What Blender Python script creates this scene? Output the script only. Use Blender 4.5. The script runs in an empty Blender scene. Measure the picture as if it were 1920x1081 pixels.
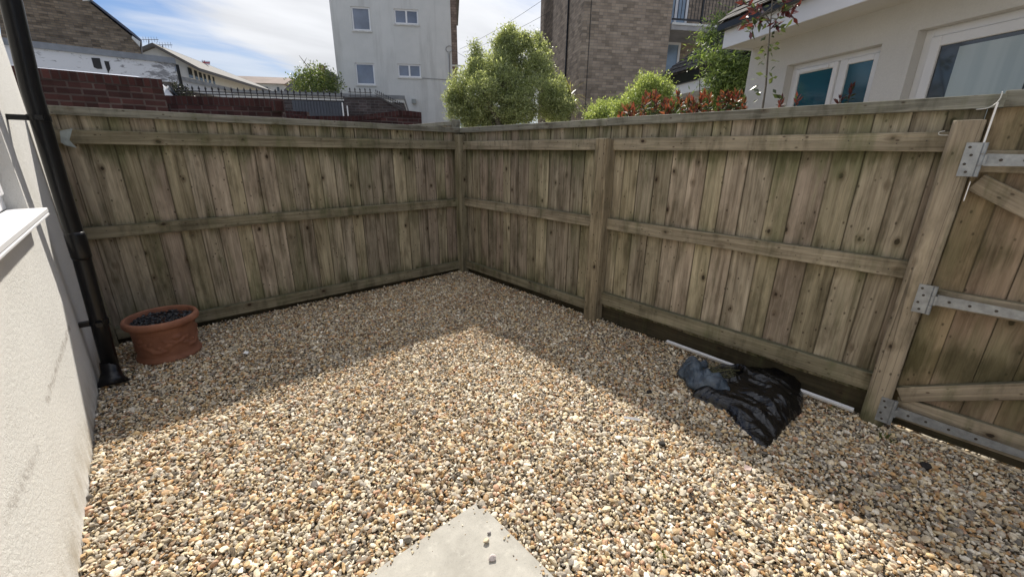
import bpy, math, random
import numpy as np
from mathutils import Vector, Matrix, noise

S = bpy.context.scene
rad = math.radians
rng = np.random.default_rng(7)
random.seed(7)

# ------------------------------------------------------------------ camera
YAW, PITCH, ROLL, FPX = rad(48.0), rad(18.261), rad(0.569), 773.27
EYE = Vector((0, 0, 1.5))
_f = Vector((math.cos(PITCH)*math.cos(YAW), math.cos(PITCH)*math.sin(YAW), -math.sin(PITCH)))
_r = _f.cross(Vector((0, 0, 1))).normalized(); _u = _r.cross(_f)
CR = _r*math.cos(ROLL) + _u*math.sin(ROLL)
CU = -_r*math.sin(ROLL) + _u*math.cos(ROLL)
cam = bpy.data.cameras.new('camera'); camo = bpy.data.objects.new('camera', cam)
S.collection.objects.link(camo); S.camera = camo
cam.sensor_width = 36; cam.lens = FPX/1920*36; cam.clip_end = 2000; cam.clip_start = 0.02
m = Matrix((CR, CU, -_f)).transposed().to_4x4(); m.translation = EYE
camo.matrix_world = m

# ------------------------------------------------------------------ light
SUNV = Vector((0.99, 1.55, 1.77)).normalized()
EL = math.asin(SUNV.z); AZ = math.atan2(SUNV.x, SUNV.y)
W = bpy.data.worlds.new("World"); S.world = W; W.use_nodes = True
wn = W.node_tree; wn.nodes.clear()
sky = wn.nodes.new('ShaderNodeTexSky'); sky.sky_type = 'NISHITA'; sky.sun_disc = False
sky.sun_elevation = EL; sky.sun_rotation = AZ; sky.air_density = 1.0; sky.dust_density = 0.15; sky.ozone_density = 2.5
bg = wn.nodes.new('ShaderNodeBackground'); bg.inputs[1].default_value = 0.12
wo = wn.nodes.new('ShaderNodeOutputWorld')
tc = wn.nodes.new('ShaderNodeTexCoord')
sep = wn.nodes.new('ShaderNodeSeparateXYZ'); wn.links.new(tc.outputs['Generated'], sep.inputs[0])
def wmath(op, a, b=None, clamp=False):
    n = wn.nodes.new('ShaderNodeMath'); n.operation = op; n.use_clamp = clamp
    for i, v in enumerate((a, b)):
        if v is None: continue
        if isinstance(v, (int, float)): n.inputs[i].default_value = v
        else: wn.links.new(v, n.inputs[i])
    return n.outputs[0]
zc = wmath('ADD', wmath('MAXIMUM', sep.outputs[2], 0.0), 0.16)
cmb = wn.nodes.new('ShaderNodeCombineXYZ')
wn.links.new(wmath('DIVIDE', sep.outputs[0], zc), cmb.inputs[0]); wn.links.new(wmath('DIVIDE', sep.outputs[1], zc), cmb.inputs[1])
cmb.inputs[2].default_value = 3.7
mp = wn.nodes.new('ShaderNodeMapping'); wn.links.new(cmb.outputs[0], mp.inputs[0])
mp.inputs['Rotation'].default_value = (0, 0, rad(48)); mp.inputs['Scale'].default_value = (0.3, 0.9, 1)
mp.inputs['Location'].default_value = (11.5, 3.3, 0)
n1 = wn.nodes.new('ShaderNodeTexNoise'); wn.links.new(mp.outputs[0], n1.inputs['Vector'])
n1.inputs['Scale'].default_value = 0.9; n1.inputs['Detail'].default_value = 9; n1.inputs['Roughness'].default_value = 0.55
n1.inputs['Distortion'].default_value = 0.35
# the cloud bank thickens towards the sun side
dotn = wn.nodes.new('ShaderNodeVectorMath'); dotn.operation = 'DOT_PRODUCT'
wn.links.new(tc.outputs['Generated'], dotn.inputs[0]); dotn.inputs[1].default_value = (math.cos(rad(40)), math.sin(rad(40)), 0)
bank = wmath('MULTIPLY', wmath('SUBTRACT', dotn.outputs['Value'], 0.86), 0.55)
cov = wn.nodes.new('ShaderNodeMapRange'); cov.interpolation_type = 'SMOOTHSTEP'
wn.links.new(wmath('ADD', n1.outputs['Fac'], bank), cov.inputs[0])
cov.inputs[1].default_value = 0.44; cov.inputs[2].default_value = 0.60
n2 = wn.nodes.new('ShaderNodeTexNoise'); wn.links.new(mp.outputs[0], n2.inputs['Vector'])
n2.inputs['Scale'].default_value = 3.2; n2.inputs['Detail'].default_value = 6
cr2 = wn.nodes.new('ShaderNodeMapRange'); wn.links.new(n2.outputs['Fac'], cr2.inputs[0])
cr2.inputs[1].default_value = 0.3; cr2.inputs[2].default_value = 0.7; cr2.inputs[3].default_value = 3.0; cr2.inputs[4].default_value = 4.1
ccol = wn.nodes.new('ShaderNodeMix'); ccol.data_type = 'RGBA'; ccol.blend_type = 'MULTIPLY'; ccol.inputs[0].default_value = 1
ccol.inputs[6].default_value = (0.99, 0.995, 1.01, 1); wn.links.new(wmath('MULTIPLY', cr2.outputs[0], wmath('ADD', wmath('MULTIPLY', wmath('MAXIMUM', sep.outputs[2], 0.0), 2.6), 0.66)), ccol.inputs[7])
mx = wn.nodes.new('ShaderNodeMix'); mx.data_type = 'RGBA'
veil = wn.nodes.new('ShaderNodeMapRange'); veil.interpolation_type = 'SMOOTHSTEP'; wn.links.new(n2.outputs['Fac'], veil.inputs[0])
veil.inputs[1].default_value = 0.38; veil.inputs[2].default_value = 0.66; veil.inputs[4].default_value = 0.62
covs = wmath('MAXIMUM', wmath('MULTIPLY', cov.outputs[0], 0.93), veil.outputs[0])
wn.links.new(covs, mx.inputs[0]); skm = wn.nodes.new('ShaderNodeMix'); skm.data_type = 'RGBA'; skm.blend_type = 'MULTIPLY'; skm.inputs[0].default_value = 1
wn.links.new(sky.outputs[0], skm.inputs[6]); skm.inputs[7].default_value = (0.36, 0.395, 0.47, 1); wn.links.new(skm.outputs[2], mx.inputs[6]); wn.links.new(ccol.outputs[2], mx.inputs[7])
wn.links.new(mx.outputs[2], bg.inputs[0]); wn.links.new(bg.outputs[0], wo.inputs[0])
sl = bpy.data.lights.new('sun', 'SUN'); slo = bpy.data.objects.new('sun', sl); S.collection.objects.link(slo)
sl.energy = 3.9; sl.angle = rad(1.6); sl.color = (1.0, 0.94, 0.84)
slo.rotation_euler = SUNV.to_track_quat('Z', 'Y').to_euler(); slo.location = (0, 0, 30)
S.view_settings.view_transform = 'Standard'; S.view_settings.look = 'None'; S.view_settings.gamma = 1
S.view_settings.exposure = 0.80

# ------------------------------------------------------------------ helpers
def ray(x, y): return CR*((x-960)/FPX) - CU*((y-540)/FPX) + _f
def onp(x, y, ax, val):
    d = ray(x, y); return EYE + d*((val-EYE[ax])/d[ax])
def atd(x, y, depth): return EYE + ray(x, y)*depth

class MB:
    def __init__(s): s.v = []; s.f = []; s.uv = []; s.edge = None
    def add(s, vs, fs, uvs=None):
        o = len(s.v); s.v += [tuple(v) for v in vs]
        for i, f in enumerate(fs):
            s.f.append([o+k for k in f])
            s.uv += (uvs[i] if uvs else [(vs[k][0], vs[k][2]) for k in f])
    def box(s, lo, hi, fr=None, uvo=None):
        """axis box in a local frame fr=(origin, ax, ay, az); uv in metres, V along local z"""
        if fr is None: fr = (Vector((0, 0, 0)), Vector((1, 0, 0)), Vector((0, 1, 0)), Vector((0, 0, 1)))
        O, A, B, Cc = fr; uo = uvo or (0, 0)
        L = [(x, y, z) for x in (lo[0], hi[0]) for y in (lo[1], hi[1]) for z in (lo[2], hi[2])]
        fs = [(0,1,3,2),(4,6,7,5),(0,4,5,1),(2,3,7,6),(0,2,6,4),(1,5,7,3)]
        s.loc(L, fs, fr, uo)
    def loc(s, L, fs, fr, uo=(0, 0)):
        O, A, B, Cc = fr
        W_ = [O + A*p[0] + B*p[1] + Cc*p[2] for p in L]
        flip = A.cross(B).dot(Cc) < 0
        F = []; U = []
        for f in fs:
            g = list(reversed(f)) if flip else list(f)
            n = (Vector(L[g[1]])-Vector(L[g[0]])).cross(Vector(L[g[2]])-Vector(L[g[0]]))
            k = max(range(3), key=lambda i: abs(n[i]))
            a, b = ((1, 2), (0, 2), (0, 1))[k]
            F.append(g); U.append([(L[i][a]+uo[0], L[i][b]+uo[1]) for i in g])
        s.add(W_, F, U)
    def prism(s, poly, d0, d1, fr, uo=(0, 0)):
        """polygon in local (x,z), extruded along local y from d0 to d1"""
        n = len(poly)
        L = [(p[0], d0, p[1]) for p in poly] + [(p[0], d1, p[1]) for p in poly]
        fs = [tuple(range(n)), tuple(range(2*n-1, n-1, -1))] + [((i+1) % n, i, n+i, n+(i+1) % n) for i in range(n)]
        s.loc(L, fs, fr, uo)
    def tube(s, pts, r, seg=8, cap=True):
        pts = [Vector(p) for p in pts]; rs = r if isinstance(r, (list, tuple)) else [r]*len(pts)
        vs = []; fs = []; us = []; acc = 0
        for i, p in enumerate(pts):
            t = (pts[min(i+1, len(pts)-1)] - pts[max(i-1, 0)]).normalized()
            a = t.orthogonal().normalized() if i == 0 else (a - t*a.dot(t)).normalized()
            b = t.cross(a)
            for k in range(seg):
                q = 2*math.pi*k/seg; vs.append(p + (a*math.cos(q)+b*math.sin(q))*rs[i])
        for i in range(len(pts)-1):
            l = (pts[i+1]-pts[i]).length
            for k in range(seg):
                k2 = (k+1) % seg
                fs.append((i*seg+k, i*seg+k2, (i+1)*seg+k2, (i+1)*seg+k))
                us.append([(k/seg*.3, acc), ((k+1)/seg*.3, acc), ((k+1)/seg*.3, acc+l), (k/seg*.3, acc+l)])
            acc += l
        if cap:
            fs.append(tuple(reversed(range(seg)))); us.append([(0, 0)]*seg)
            e = (len(pts)-1)*seg; fs.append(tuple(range(e, e+seg))); us.append([(0, 0)]*seg)
        s.add(vs, fs, us)
    def build(s, name, mat, parent=None, loc=None, bevel=0, smooth=False):
        me = bpy.data.meshes.new(name)
        o = bpy.data.objects.new(name, me); S.collection.objects.link(o)
        base = Vector((0, 0, 0))
        if parent is not None:
            o.parent = parent; base = WLOC[parent.name]
        elif loc is not None:
            base = Vector(loc); o.location = base
        WLOC[o.name] = base
        me.from_pydata([tuple(Vector(v)-base) for v in s.v], [], s.f)
        ul = me.uv_layers.new(name='UVMap'); ul.data.foreach_set('uv', np.array(s.uv, dtype=np.float32).ravel())
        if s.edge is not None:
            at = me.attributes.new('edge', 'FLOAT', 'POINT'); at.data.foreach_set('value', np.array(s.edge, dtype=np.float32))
        me.materials.append(mat)
        if smooth: me.polygons.foreach_set('use_smooth', [True]*len(me.polygons))
        me.update()
        if bevel:
            b = o.modifiers.new('bevel', 'BEVEL'); b.width = bevel; b.segments = 1; b.limit_method = 'ANGLE'
        return o
WLOC = {}
def empty(name, loc):
    o = bpy.data.objects.new(name, None); S.collection.objects.link(o); o.location = loc
    o.empty_display_size = .1; WLOC[o.name] = Vector(loc); return o
def tag(o, label, cat, group=None):
    o['label'] = label; o['category'] = cat
    if group: o['group'] = group
    return o
def kind(o, k): o['kind'] = k; return o

# ------------------------------------------------------------------ materials
class MT:
    def __init__(s, name, rough=.8, **kw):
        s.m = bpy.data.materials.new(name); s.m.use_nodes = True; s.t = s.m.node_tree
        s.b = s.t.nodes['Principled BSDF']; s.b.inputs['Roughness'].default_value = rough
        for k, v in kw.items(): s.b.inputs[k.replace('_', ' ')].default_value = v
    def n(s, typ, ins=None, **props):
        nd = s.t.nodes.new('ShaderNode'+typ)
        for k, v in props.items(): setattr(nd, k, v)
        for k, v in (ins or {}).items(): s.set(nd.inputs[k], v)
        return nd
    def set(s, inp, v):
        if isinstance(v, bpy.types.NodeSocket): s.t.links.new(v, inp)
        else:
            if inp.type == 'RGBA' and len(v) == 3: v = (*v, 1)
            inp.default_value = v
    def math(s, op, a, b=0.0, c=None, clamp=False):
        nd = s.n('Math', operation=op, use_clamp=clamp); s.set(nd.inputs[0], a); s.set(nd.inputs[1], b)
        if c is not None: s.set(nd.inputs[2], c)
        return nd.outputs[0]
    def noise(s, vec, scale, detail=3, rough=.5, dist=0):
        nd = s.n('TexNoise', {'Scale': scale, 'Detail': detail, 'Roughness': rough, 'Distortion': dist})
        if vec is not None: s.set(nd.inputs['Vector'], vec)
        return nd.outputs['Fac']
    def mr(s, v, a, b, c=0., d=1., smooth=False):
        nd = s.n('MapRange', {0: v, 1: a, 2: b, 3: c, 4: d}); nd.interpolation_type = 'SMOOTHSTEP' if smooth else 'LINEAR'
        return nd.outputs[0]
    def mix(s, f, a, b, mode='MIX'):
        nd = s.n('Mix', data_type='RGBA', blend_type=mode); s.set(nd.inputs[0], f); s.set(nd.inputs[6], a); s.set(nd.inputs[7], b)
        return nd.outputs[2]
    def scale(s, vec, sc, off=(0, 0, 0)):
        nd = s.n('Mapping'); s.set(nd.inputs['Vector'], vec); s.set(nd.inputs['Scale'], sc); s.set(nd.inputs['Location'], off)
        return nd.outputs[0]
    def comb(s, x, y, z):
        nd = s.n('CombineXYZ', {0: x, 1: y, 2: z}); return nd.outputs[0]
    def pos(s): return s.n('NewGeometry').outputs['Position']
    def isl(s): return s.n('NewGeometry').outputs['Random Per Island']
    def uv(s): return s.n('TexCoord').outputs['UV']
    def col(s, c): s.set(s.b.inputs['Base Color'], c)
    def bump(s, h, strength=.3, dist=.01, prev=None):
        nd = s.n('Bump', {'Strength': strength, 'Distance': dist, 'Height': h}); s.t.links.new(nd.outputs[0], s.b.inputs['Normal'])

def wood(name, light=(.27, .22, .16), dark=(.105, .08, .055), green=.5, gcol=(.082, .088, .042), wet=0., var=.3, ring=26, gz=None, kg=.3, edge=False, crack=False, top=.7):
    M = MT(name, .82); M.b.inputs['Specular IOR Level'].default_value = .25
    isl = M.isl(); uvs = M.n('SeparateXYZ', {0: M.uv()}); u, v = uvs.outputs[0], uvs.outputs[1]
    iz = M.math('MULTIPLY', isl, 53.0)
    K = M.comb(M.math('MULTIPLY_ADD', u, 8.5, M.math('MULTIPLY', isl, 31)), M.math('MULTIPLY', v, 5.6), iz)
    vo = M.n('TexVoronoi', {'Vector': K, 'Scale': 1.0, 'Randomness': 1.0})
    d = vo.outputs['Distance']
    gate = M.mr(M.n('SeparateColor', {0: vo.outputs['Color']}).outputs[0], kg, kg+.02)
    dv = M.n('VectorMath', {0: K, 1: vo.outputs['Position']}, operation='SUBTRACT')
    dx = M.n('SeparateXYZ', {0: dv.outputs[0]}).outputs[0]
    fall = M.math('MULTIPLY', M.mr(d, .0, .42, 1, 0, True), gate)
    uw = M.math('SUBTRACT', u, M.math('MULTIPLY', M.math('MULTIPLY', dx, fall), .085))
    wob = M.noise(M.comb(M.math('MULTIPLY', u, 2), M.math('MULTIPLY', v, .8), iz), 1.0, 1)
    uw = M.math('ADD', uw, M.math('MULTIPLY', wob, .02))
    g1 = M.noise(M.comb(M.math('MULTIPLY', uw, 210), M.math('MULTIPLY', v, 2.2), iz), 1.0, 4, .6)
    g2 = M.noise(M.comb(M.math('MULTIPLY', uw, 48), M.math('MULTIPLY', v, .9), iz), 1.0, 3, .55)
    field = M.noise(M.comb(M.math('MULTIPLY', uw, 6), M.math('MULTIPLY', v, .35), iz), 1.0, 0, .4)
    rg = M.math('SINE', M.math('MULTIPLY', field, ring*6.283/1.6))
    rg = M.math('POWER', M.mr(rg, -1, 1, 0, 1), 2.2)
    rgm = M.math('MULTIPLY', rg, M.mr(M.n('TexWhiteNoise', {'W': M.math('ADD', isl, 8.1)}, noise_dimensions='1D').outputs['Value'], .3, .9, .3, 1))
    blot = M.noise(M.comb(M.math('MULTIPLY', u, 12), M.math('MULTIPLY', v, 2.2), iz), 1.0, 4, .6)
    fac = M.math('ADD', M.math('MULTIPLY', g1, .34), M.math('MULTIPLY', rgm, -.13))
    fac = M.math('ADD', fac, M.math('MULTIPLY', g2, .42))
    fac = M.math('ADD', fac, M.math('MULTIPLY', M.math('SUBTRACT', blot, .5), .75))
    fac = M.mr(fac, .12, .62, 0, 1)
    c = M.mix(fac, dark, light)
    # board to board tone
    wn_ = M.n('TexWhiteNoise', {'W': isl}, noise_dimensions='1D')
    tone = M.mr(wn_.outputs['Value'], 0, 1, 1-var, 1+var*.85)
    c = M.mix(1.0, c, M.comb(tone, tone, tone), 'MULTIPLY')
    pk = M.n('TexWhiteNoise', {'W': M.math('ADD', isl, 3.3)}, noise_dimensions='1D').outputs['Value']
    c = M.mix(M.mr(pk, .5, .9, 0, .55), c, M.mix(1.0, c, (1.0, .86, .93), 'MULTIPLY'))
    c = M.mix(M.mr(pk, .35, .05, 0, .4), c, M.mix(1.0, c, (.96, .98, .72), 'MULTIPLY'))
    # knots
    kd = M.math('ADD', d, M.math('MULTIPLY', M.math('SUBTRACT', M.noise(K, 9, 2), .5), .07))
    halo = M.math('MULTIPLY', M.mr(kd, .10, .26, .5, 0, True), gate); core = M.math('MULTIPLY', M.mr(kd, .07, .115, .92, 0, True), gate)
    c = M.mix(halo, c, (.085, .055, .03)); c = M.mix(core, c, (.03, .02, .014))
    K2 = M.comb(M.math('MULTIPLY_ADD', u, 22, M.math('MULTIPLY', isl, 17)), M.math('MULTIPLY', v, 13), iz)
    v2 = M.n('TexVoronoi', {'Vector': K2, 'Scale': 1.0}).outputs['Distance']
    c = M.mix(M.mr(v2, 0.16, .06, 0, .75, True), c, (.055, .038, .026))
    stk = M.noise(M.comb(M.math('MULTIPLY', uw, 30), M.math('MULTIPLY', v, .7), M.math('ADD', iz, 7.0)), 1.0, 5, .7)
    c = M.mix(M.mr(stk, .53, .70, 0, .62), c, M.mix(1.0, c, (.45, .40, .36), 'MULTIPLY'))
    c = M.mix(M.mr(stk, .46, .30, 0, .55), c, M.mix(1.0, c, (1.40, 1.40, 1.36), 'MULTIPLY'))
    if crack:
        ck = M.math('ABSOLUTE', M.math('SUBTRACT', M.noise(M.comb(M.math('MULTIPLY', u, 16), M.math('MULTIPLY', v, .35), M.math('ADD', iz, 2.2)), 1.0, 1, .4), .5))
        c = M.mix(M.mr(ck, .004, .014, .6, 0), c, (.05, .04, .03))
    # algae and weather stains, fixed in the world, running down the timber
    P = M.pos(); ps = M.n('SeparateXYZ', {0: P})
    st = M.noise(M.scale(P, (5.5, 5.5, 1.1)), 1.0, 5, .62)
    st2 = M.noise(M.scale(P, (17, 17, 2.2), (5, 5, 0)), 1.0, 4, .6)
    hz = ps.outputs[2]
    gl = M.math('ADD', M.math('MULTIPLY', st, .7), M.math('MULTIPLY', st2, .42))
    if gz:
        for z0, w_, a_ in gz:
            q = M.mr(M.math('ABSOLUTE', M.math('SUBTRACT', hz, z0)), 0, w_, a_, 0, True)
            gl = M.math('ADD', gl, q)
    gf = M.mr(gl, .54, .80, 0, green, True)
    c = M.mix(gf, c, M.mix(fac, gcol, tuple(x*1.9 for x in gcol)))
    dk = M.mr(M.noise(M.scale(P, (9, 9, 3.0), (2, 7, 1)), 1.0, 5, .65), .47, .68, 0, .62+wet*.3, True)
    c = M.mix(dk, c, M.mix(1.0, c, (.42, .42, .38), 'MULTIPLY'))
    if wet: c = M.mix(wet, c, (.03, .03, .017))
    fs2 = M.noise(M.scale(P, (38, 38, 1.6), (1, 3, 0)), 1.0, 3, .6)
    if gz:
        dkb = 0
        for z0, w_, a_ in gz:
            q = M.mr(M.math('ABSOLUTE', M.math('SUBTRACT', hz, z0)), 0, w_*.55, a_*1.5, 0, True); dkb = M.math('ADD', q, dkb)
        dv2 = M.math('ADD', M.math('ADD', M.math('MULTIPLY', fs2, .6), M.math('MULTIPLY', st, .4)), dkb)
        c = M.mix(M.mr(dv2, .56, .74, 0, .6, True), c, M.mix(1.0, c, (.36, .37, .27), 'MULTIPLY'))
    nz_ = M.n('SeparateXYZ', {0: M.n('NewGeometry').outputs['Normal']}).outputs[2]
    c = M.mix(M.mr(nz_, .5, .9, 0, top), c, M.mix(st2, (.04, .045, .022), (.15, .15, .10)))
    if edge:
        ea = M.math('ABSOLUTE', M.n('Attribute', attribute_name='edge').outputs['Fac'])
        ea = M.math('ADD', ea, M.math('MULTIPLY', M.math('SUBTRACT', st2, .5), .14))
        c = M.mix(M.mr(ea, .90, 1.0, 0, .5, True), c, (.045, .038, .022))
    M.col(c)
    h = M.math('ADD', M.math('MULTIPLY', g1, .8), M.math('MULTIPLY', rg, -.4))
    h = M.math('SUBTRACT', h, M.math('MULTIPLY', core, .8))
    M.bump(h, .55, .0035)
    return M.m

def brick(name, c1, c2, mortar, bw=.225, bh=.075, ms=.011, var=.6, stain=.3, offset=.5, mcon=1.0):
    M = MT(name, .9); M.b.inputs['Specular IOR Level'].default_value = .2
    uv = M.uv(); nz = M.noise(uv, 5, 4, .6)
    bt = M.n('TexBrick', {'Vector': uv, 'Color1': c1, 'Color2': c2, 'Mortar': mortar, 'Scale': 1.0, 'Mortar Size': ms,
                          'Mortar Smooth': .3, 'Bias': 0.0, 'Brick Width': bw, 'Row Height': bh})
    bt.offset = offset
    c = bt.outputs['Color']
    # brick by brick tone through a cell noise on the same lattice
    us = M.n('SeparateXYZ', {0: uv})
    row = M.math('FLOOR', M.math('DIVIDE', us.outputs[1], bh))
    off = M.math('MULTIPLY', M.math('MODULO', M.math('ABSOLUTE', row), 2.0), offset)
    colm = M.math('FLOOR', M.math('ADD', M.math('DIVIDE', us.outputs[0], bw), off))
    wv = M.n('TexWhiteNoise', {'Vector': M.comb(colm, row, 0)}, noise_dimensions='3D').outputs['Value']
    t = M.mr(wv, 0, 1, 1-var*.5, 1+var*.5)
    c = M.mix(1.0, c, M.comb(t, t, t), 'MULTIPLY')
    P = M.pos()
    f = M.mr(M.noise(P, 1.3, 6, .65), .4, .75, 0, stain)
    c = M.mix(f, c, M.mix(1.0, c, (.4, .4, .42), 'MULTIPLY'))
    c = M.mix(M.mr(nz, .35, .8, 0, .35), c, tuple(x*1.25 for x in c1))
    M.col(c)
    M.bump(M.math('SUBTRACT', M.math('MULTIPLY', nz, .5), bt.outputs['Fac']), .6, .006)
    return M.m

def render_mat(name, base, bscale=140, stain=.25, streak=.25, bs=.35, dist=.004, dirt=(.45, .44, .42)):
    M = MT(name, .92); M.b.inputs['Specular IOR Level'].default_value = .2
    P = M.pos()
    c = M.mix(M.mr(M.noise(P, 2.2, 6, .6), .35, .75, 0, stain), base, tuple(a*b for a, b in zip(base, (.74, .76, .76))))
    sk = M.noise(M.scale(P, (2.2, 2.2, .22)), 1.0, 6, .65)
    c = M.mix(M.mr(sk, .5, .78, 0, streak), c, tuple(a*b for a, b in zip(base, dirt)))
    sp = M.noise(P, bscale, 3, .7)
    c = M.mix(M.mr(sp, .3, .7, .22, 0), c, tuple(a*.6 for a in base))
    M.col(c); M.bump(M.math('ADD', sp, M.math('MULTIPLY', M.noise(P, bscale*.3, 2), .7)), bs, dist)
    return M.m

def plain(name, c, rough=.5, var=.15, sc=6, metal=0., bump=0, bsc=80, spec=.5):
    M = MT(name, rough); M.b.inputs['Metallic'].default_value = metal; M.b.inputs['Specular IOR Level'].default_value = spec
    P = M.pos(); f = M.noise(P, sc, 5, .6)
    M.col(M.mix(M.mr(f, .3, .7), tuple(x*(1-var) for x in c), tuple(min(1, x*(1+var)) for x in c)))
    if bump: M.bump(M.noise(P, bsc, 3), bump, .004)
    return M.m

def leafmat(name, cols, trans=.35, rough=.45, clump=1.5):
    M = MT(name, rough)
    isl = M.isl(); P = M.pos()
    w = M.n('TexWhiteNoise', {'W': isl}, noise_dimensions='1D').outputs['Value']
    f = M.math('ADD', M.math('MULTIPLY', w, .62), M.math('MULTIPLY', M.noise(P, clump, 3), .45))
    cr = M.n('ValToRGB', {0: f}); e = cr.color_ramp.elements
    k = len(cols); e[0].position = .15; e[0].color = (*cols[0], 1); e[1].position = .9; e[1].color = (*cols[-1], 1)
    for i in range(1, k-1):
        q = e.new(.15+.75*i/(k-1)); q.color = (*cols[i], 1)
    M.col(cr.outputs[0])
    tr = M.n('BsdfTranslucent', {'Color': M.mix(.0, cr.outputs[0], (0, 0, 0))})
    br = M.mix(1.0, cr.outputs[0], (1.5, 1.5, .9), 'MULTIPLY'); M.set(tr.inputs[0], br)
    ms = M.n('MixShader', {0: trans}); M.t.links.new(M.b.outputs[0], ms.inputs[1]); M.t.links.new(tr.outputs[0], ms.inputs[2])
    M.t.links.new(ms.outputs[0], M.t.nodes['Material Output'].inputs[0])
    return M.m

GZ = [(1.52, .22, .16), (0.93, .16, .09), (0.12, .28, .14), (1.70, .10, .08)]
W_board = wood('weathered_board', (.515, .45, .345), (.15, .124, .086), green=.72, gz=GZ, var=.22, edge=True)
W_rail = wood('weathered_rail', (.32, .285, .20), (.105, .092, .06), green=.85, var=.12)
W_railr = wood('pale_rail', (.42, .365, .27), (.13, .11, .075), green=.75, var=.12)
W_cap = wood('grey_capping', (.34, .335, .285), (.085, .082, .065), green=.7, var=.12, top=.15)
W_post = wood('timber_post', (.38, .32, .22), (.15, .12, .078), green=.6, crack=True, var=.1, ring=18)
W_gpost = wood('pale_gate_post', (.44, .375, .28), (.17, .138, .10), green=.65, crack=True, gz=[(0, .3, .2), (1.5, .2, .08)], var=.1, ring=18)
W_wet = wood('damp_gravel_board', (.12, .10, .06), (.05, .042, .026), green=.6, wet=.25)
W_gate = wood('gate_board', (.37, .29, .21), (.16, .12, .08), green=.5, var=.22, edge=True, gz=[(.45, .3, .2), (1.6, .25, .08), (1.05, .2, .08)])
W_gatef = wood('gate_frame_timber', (.44, .375, .28), (.15, .122, .088), green=.6, var=.1)
PVC = plain('white_plastic', (.78, .78, .79), .35, .04, 3)
PVCd = plain('dirty_white_plastic', (.60, .60, .58), .45, .12, 12)
BLK = plain('black_plastic_pipe', (.009, .009, .010), .30, .3, 8, spec=.32)
GALV = plain('galvanised_steel', (.30, .32, .34), .5, .25, 25, metal=.55)
SCREW = plain('rusty_screw', (.05, .04, .035), .6, .3, 60)
WHITEWALL = render_mat('grey_white_render', (.66, .665, .65), 1.1, .6, .6, .1, .01)
CREAM = render_mat('cream_render', (.67, .655, .625), 70, .22, .12, .2, .004)
GLASSD = None

def glassmat(name, c, rough=.08):
    M = MT(name, rough); P = M.pos()
    M.col(M.mix(M.mr(M.noise(P, 1.4, 4), .35, .7), tuple(x*.6 for x in c), c)); M.b.inputs['Specular IOR Level'].default_value = .8
    return M.m
G_blue = glassmat('curtained_glass', (.20, .235, .31))
G_dark = glassmat('dark_glass', (.05, .06, .07))
G_teal = glassmat('teal_blind_glass', (.012, .11, .165))
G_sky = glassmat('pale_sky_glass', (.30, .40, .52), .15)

# ------------------------------------------------------------------ ground
def terr(x, y):
    t = max(0.0, x*.66 + y*.75 - 6.5); h = min(2.0, .17*t)
    if y < 4.6 and x < 3.3: h = 0
    return h - .03
def build_ground():
    xs = sorted(set([-600, -200, -60, -20, -8, -4, -2, -.5] + list(np.arange(0, 40, 1.0)) + [45, 60, 90, 200, 600]))
    ys = xs
    mb = MB(); n = len(ys); vs = [(x, y, terr(x, y)) for x in xs for y in ys]
    fs = [(i*n+j, (i+1)*n+j, (i+1)*n+j+1, i*n+j+1) for i in range(len(xs)-1) for j in range(n-1)]
    mb.add(vs, fs, [[(vs[k][0], vs[k][1]) for k in f] for f in fs])
    M = MT('bare_ground', .95); P = M.pos(); f = M.noise(P, 9, 6, .7)
    vor = M.n('SeparateColor', {0: M.n('TexVoronoi', {'Vector': P, 'Scale': 55.0}).outputs['Color']}).outputs[0]; vor = M.comb(vor, vor, vor)
    M.col(M.mix(.5, M.mix(M.mr(f, .3, .7), (.22, .2, .16), (.42, .38, .31)), M.mix(1., vor, (.5, .45, .36), 'MULTIPLY')))
    kind(mb.build('ground', M.m), 'structure')
build_ground()

YX0, YX1, YY1 = -.43, 3.05, 4.32
# gravel bed under the loose stones
bed = MB(); bed.add([(YX0, -3, 0), (YX1, -3, 0), (YX1, YY1, 0), (YX0, YY1, 0)], [(0, 1, 2, 3)], [[(0, 0), (1, 0), (1, 1), (0, 1)]])
MBD = MT('gravel_bed_soil', .95); Pq = MBD.pos(); vq = MBD.n('SeparateColor', {0: MBD.n('TexVoronoi', {'Vector': Pq, 'Scale': 75.0}).outputs['Color']}).outputs[0]
MBD.col(MBD.mix(.5, (.12, .10, .07), MBD.mix(1., MBD.comb(vq, vq, vq), (.34, .28, .20), 'MULTIPLY')))
kind(bed.build('gravel_bed', MBD.m), 'structure')

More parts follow.
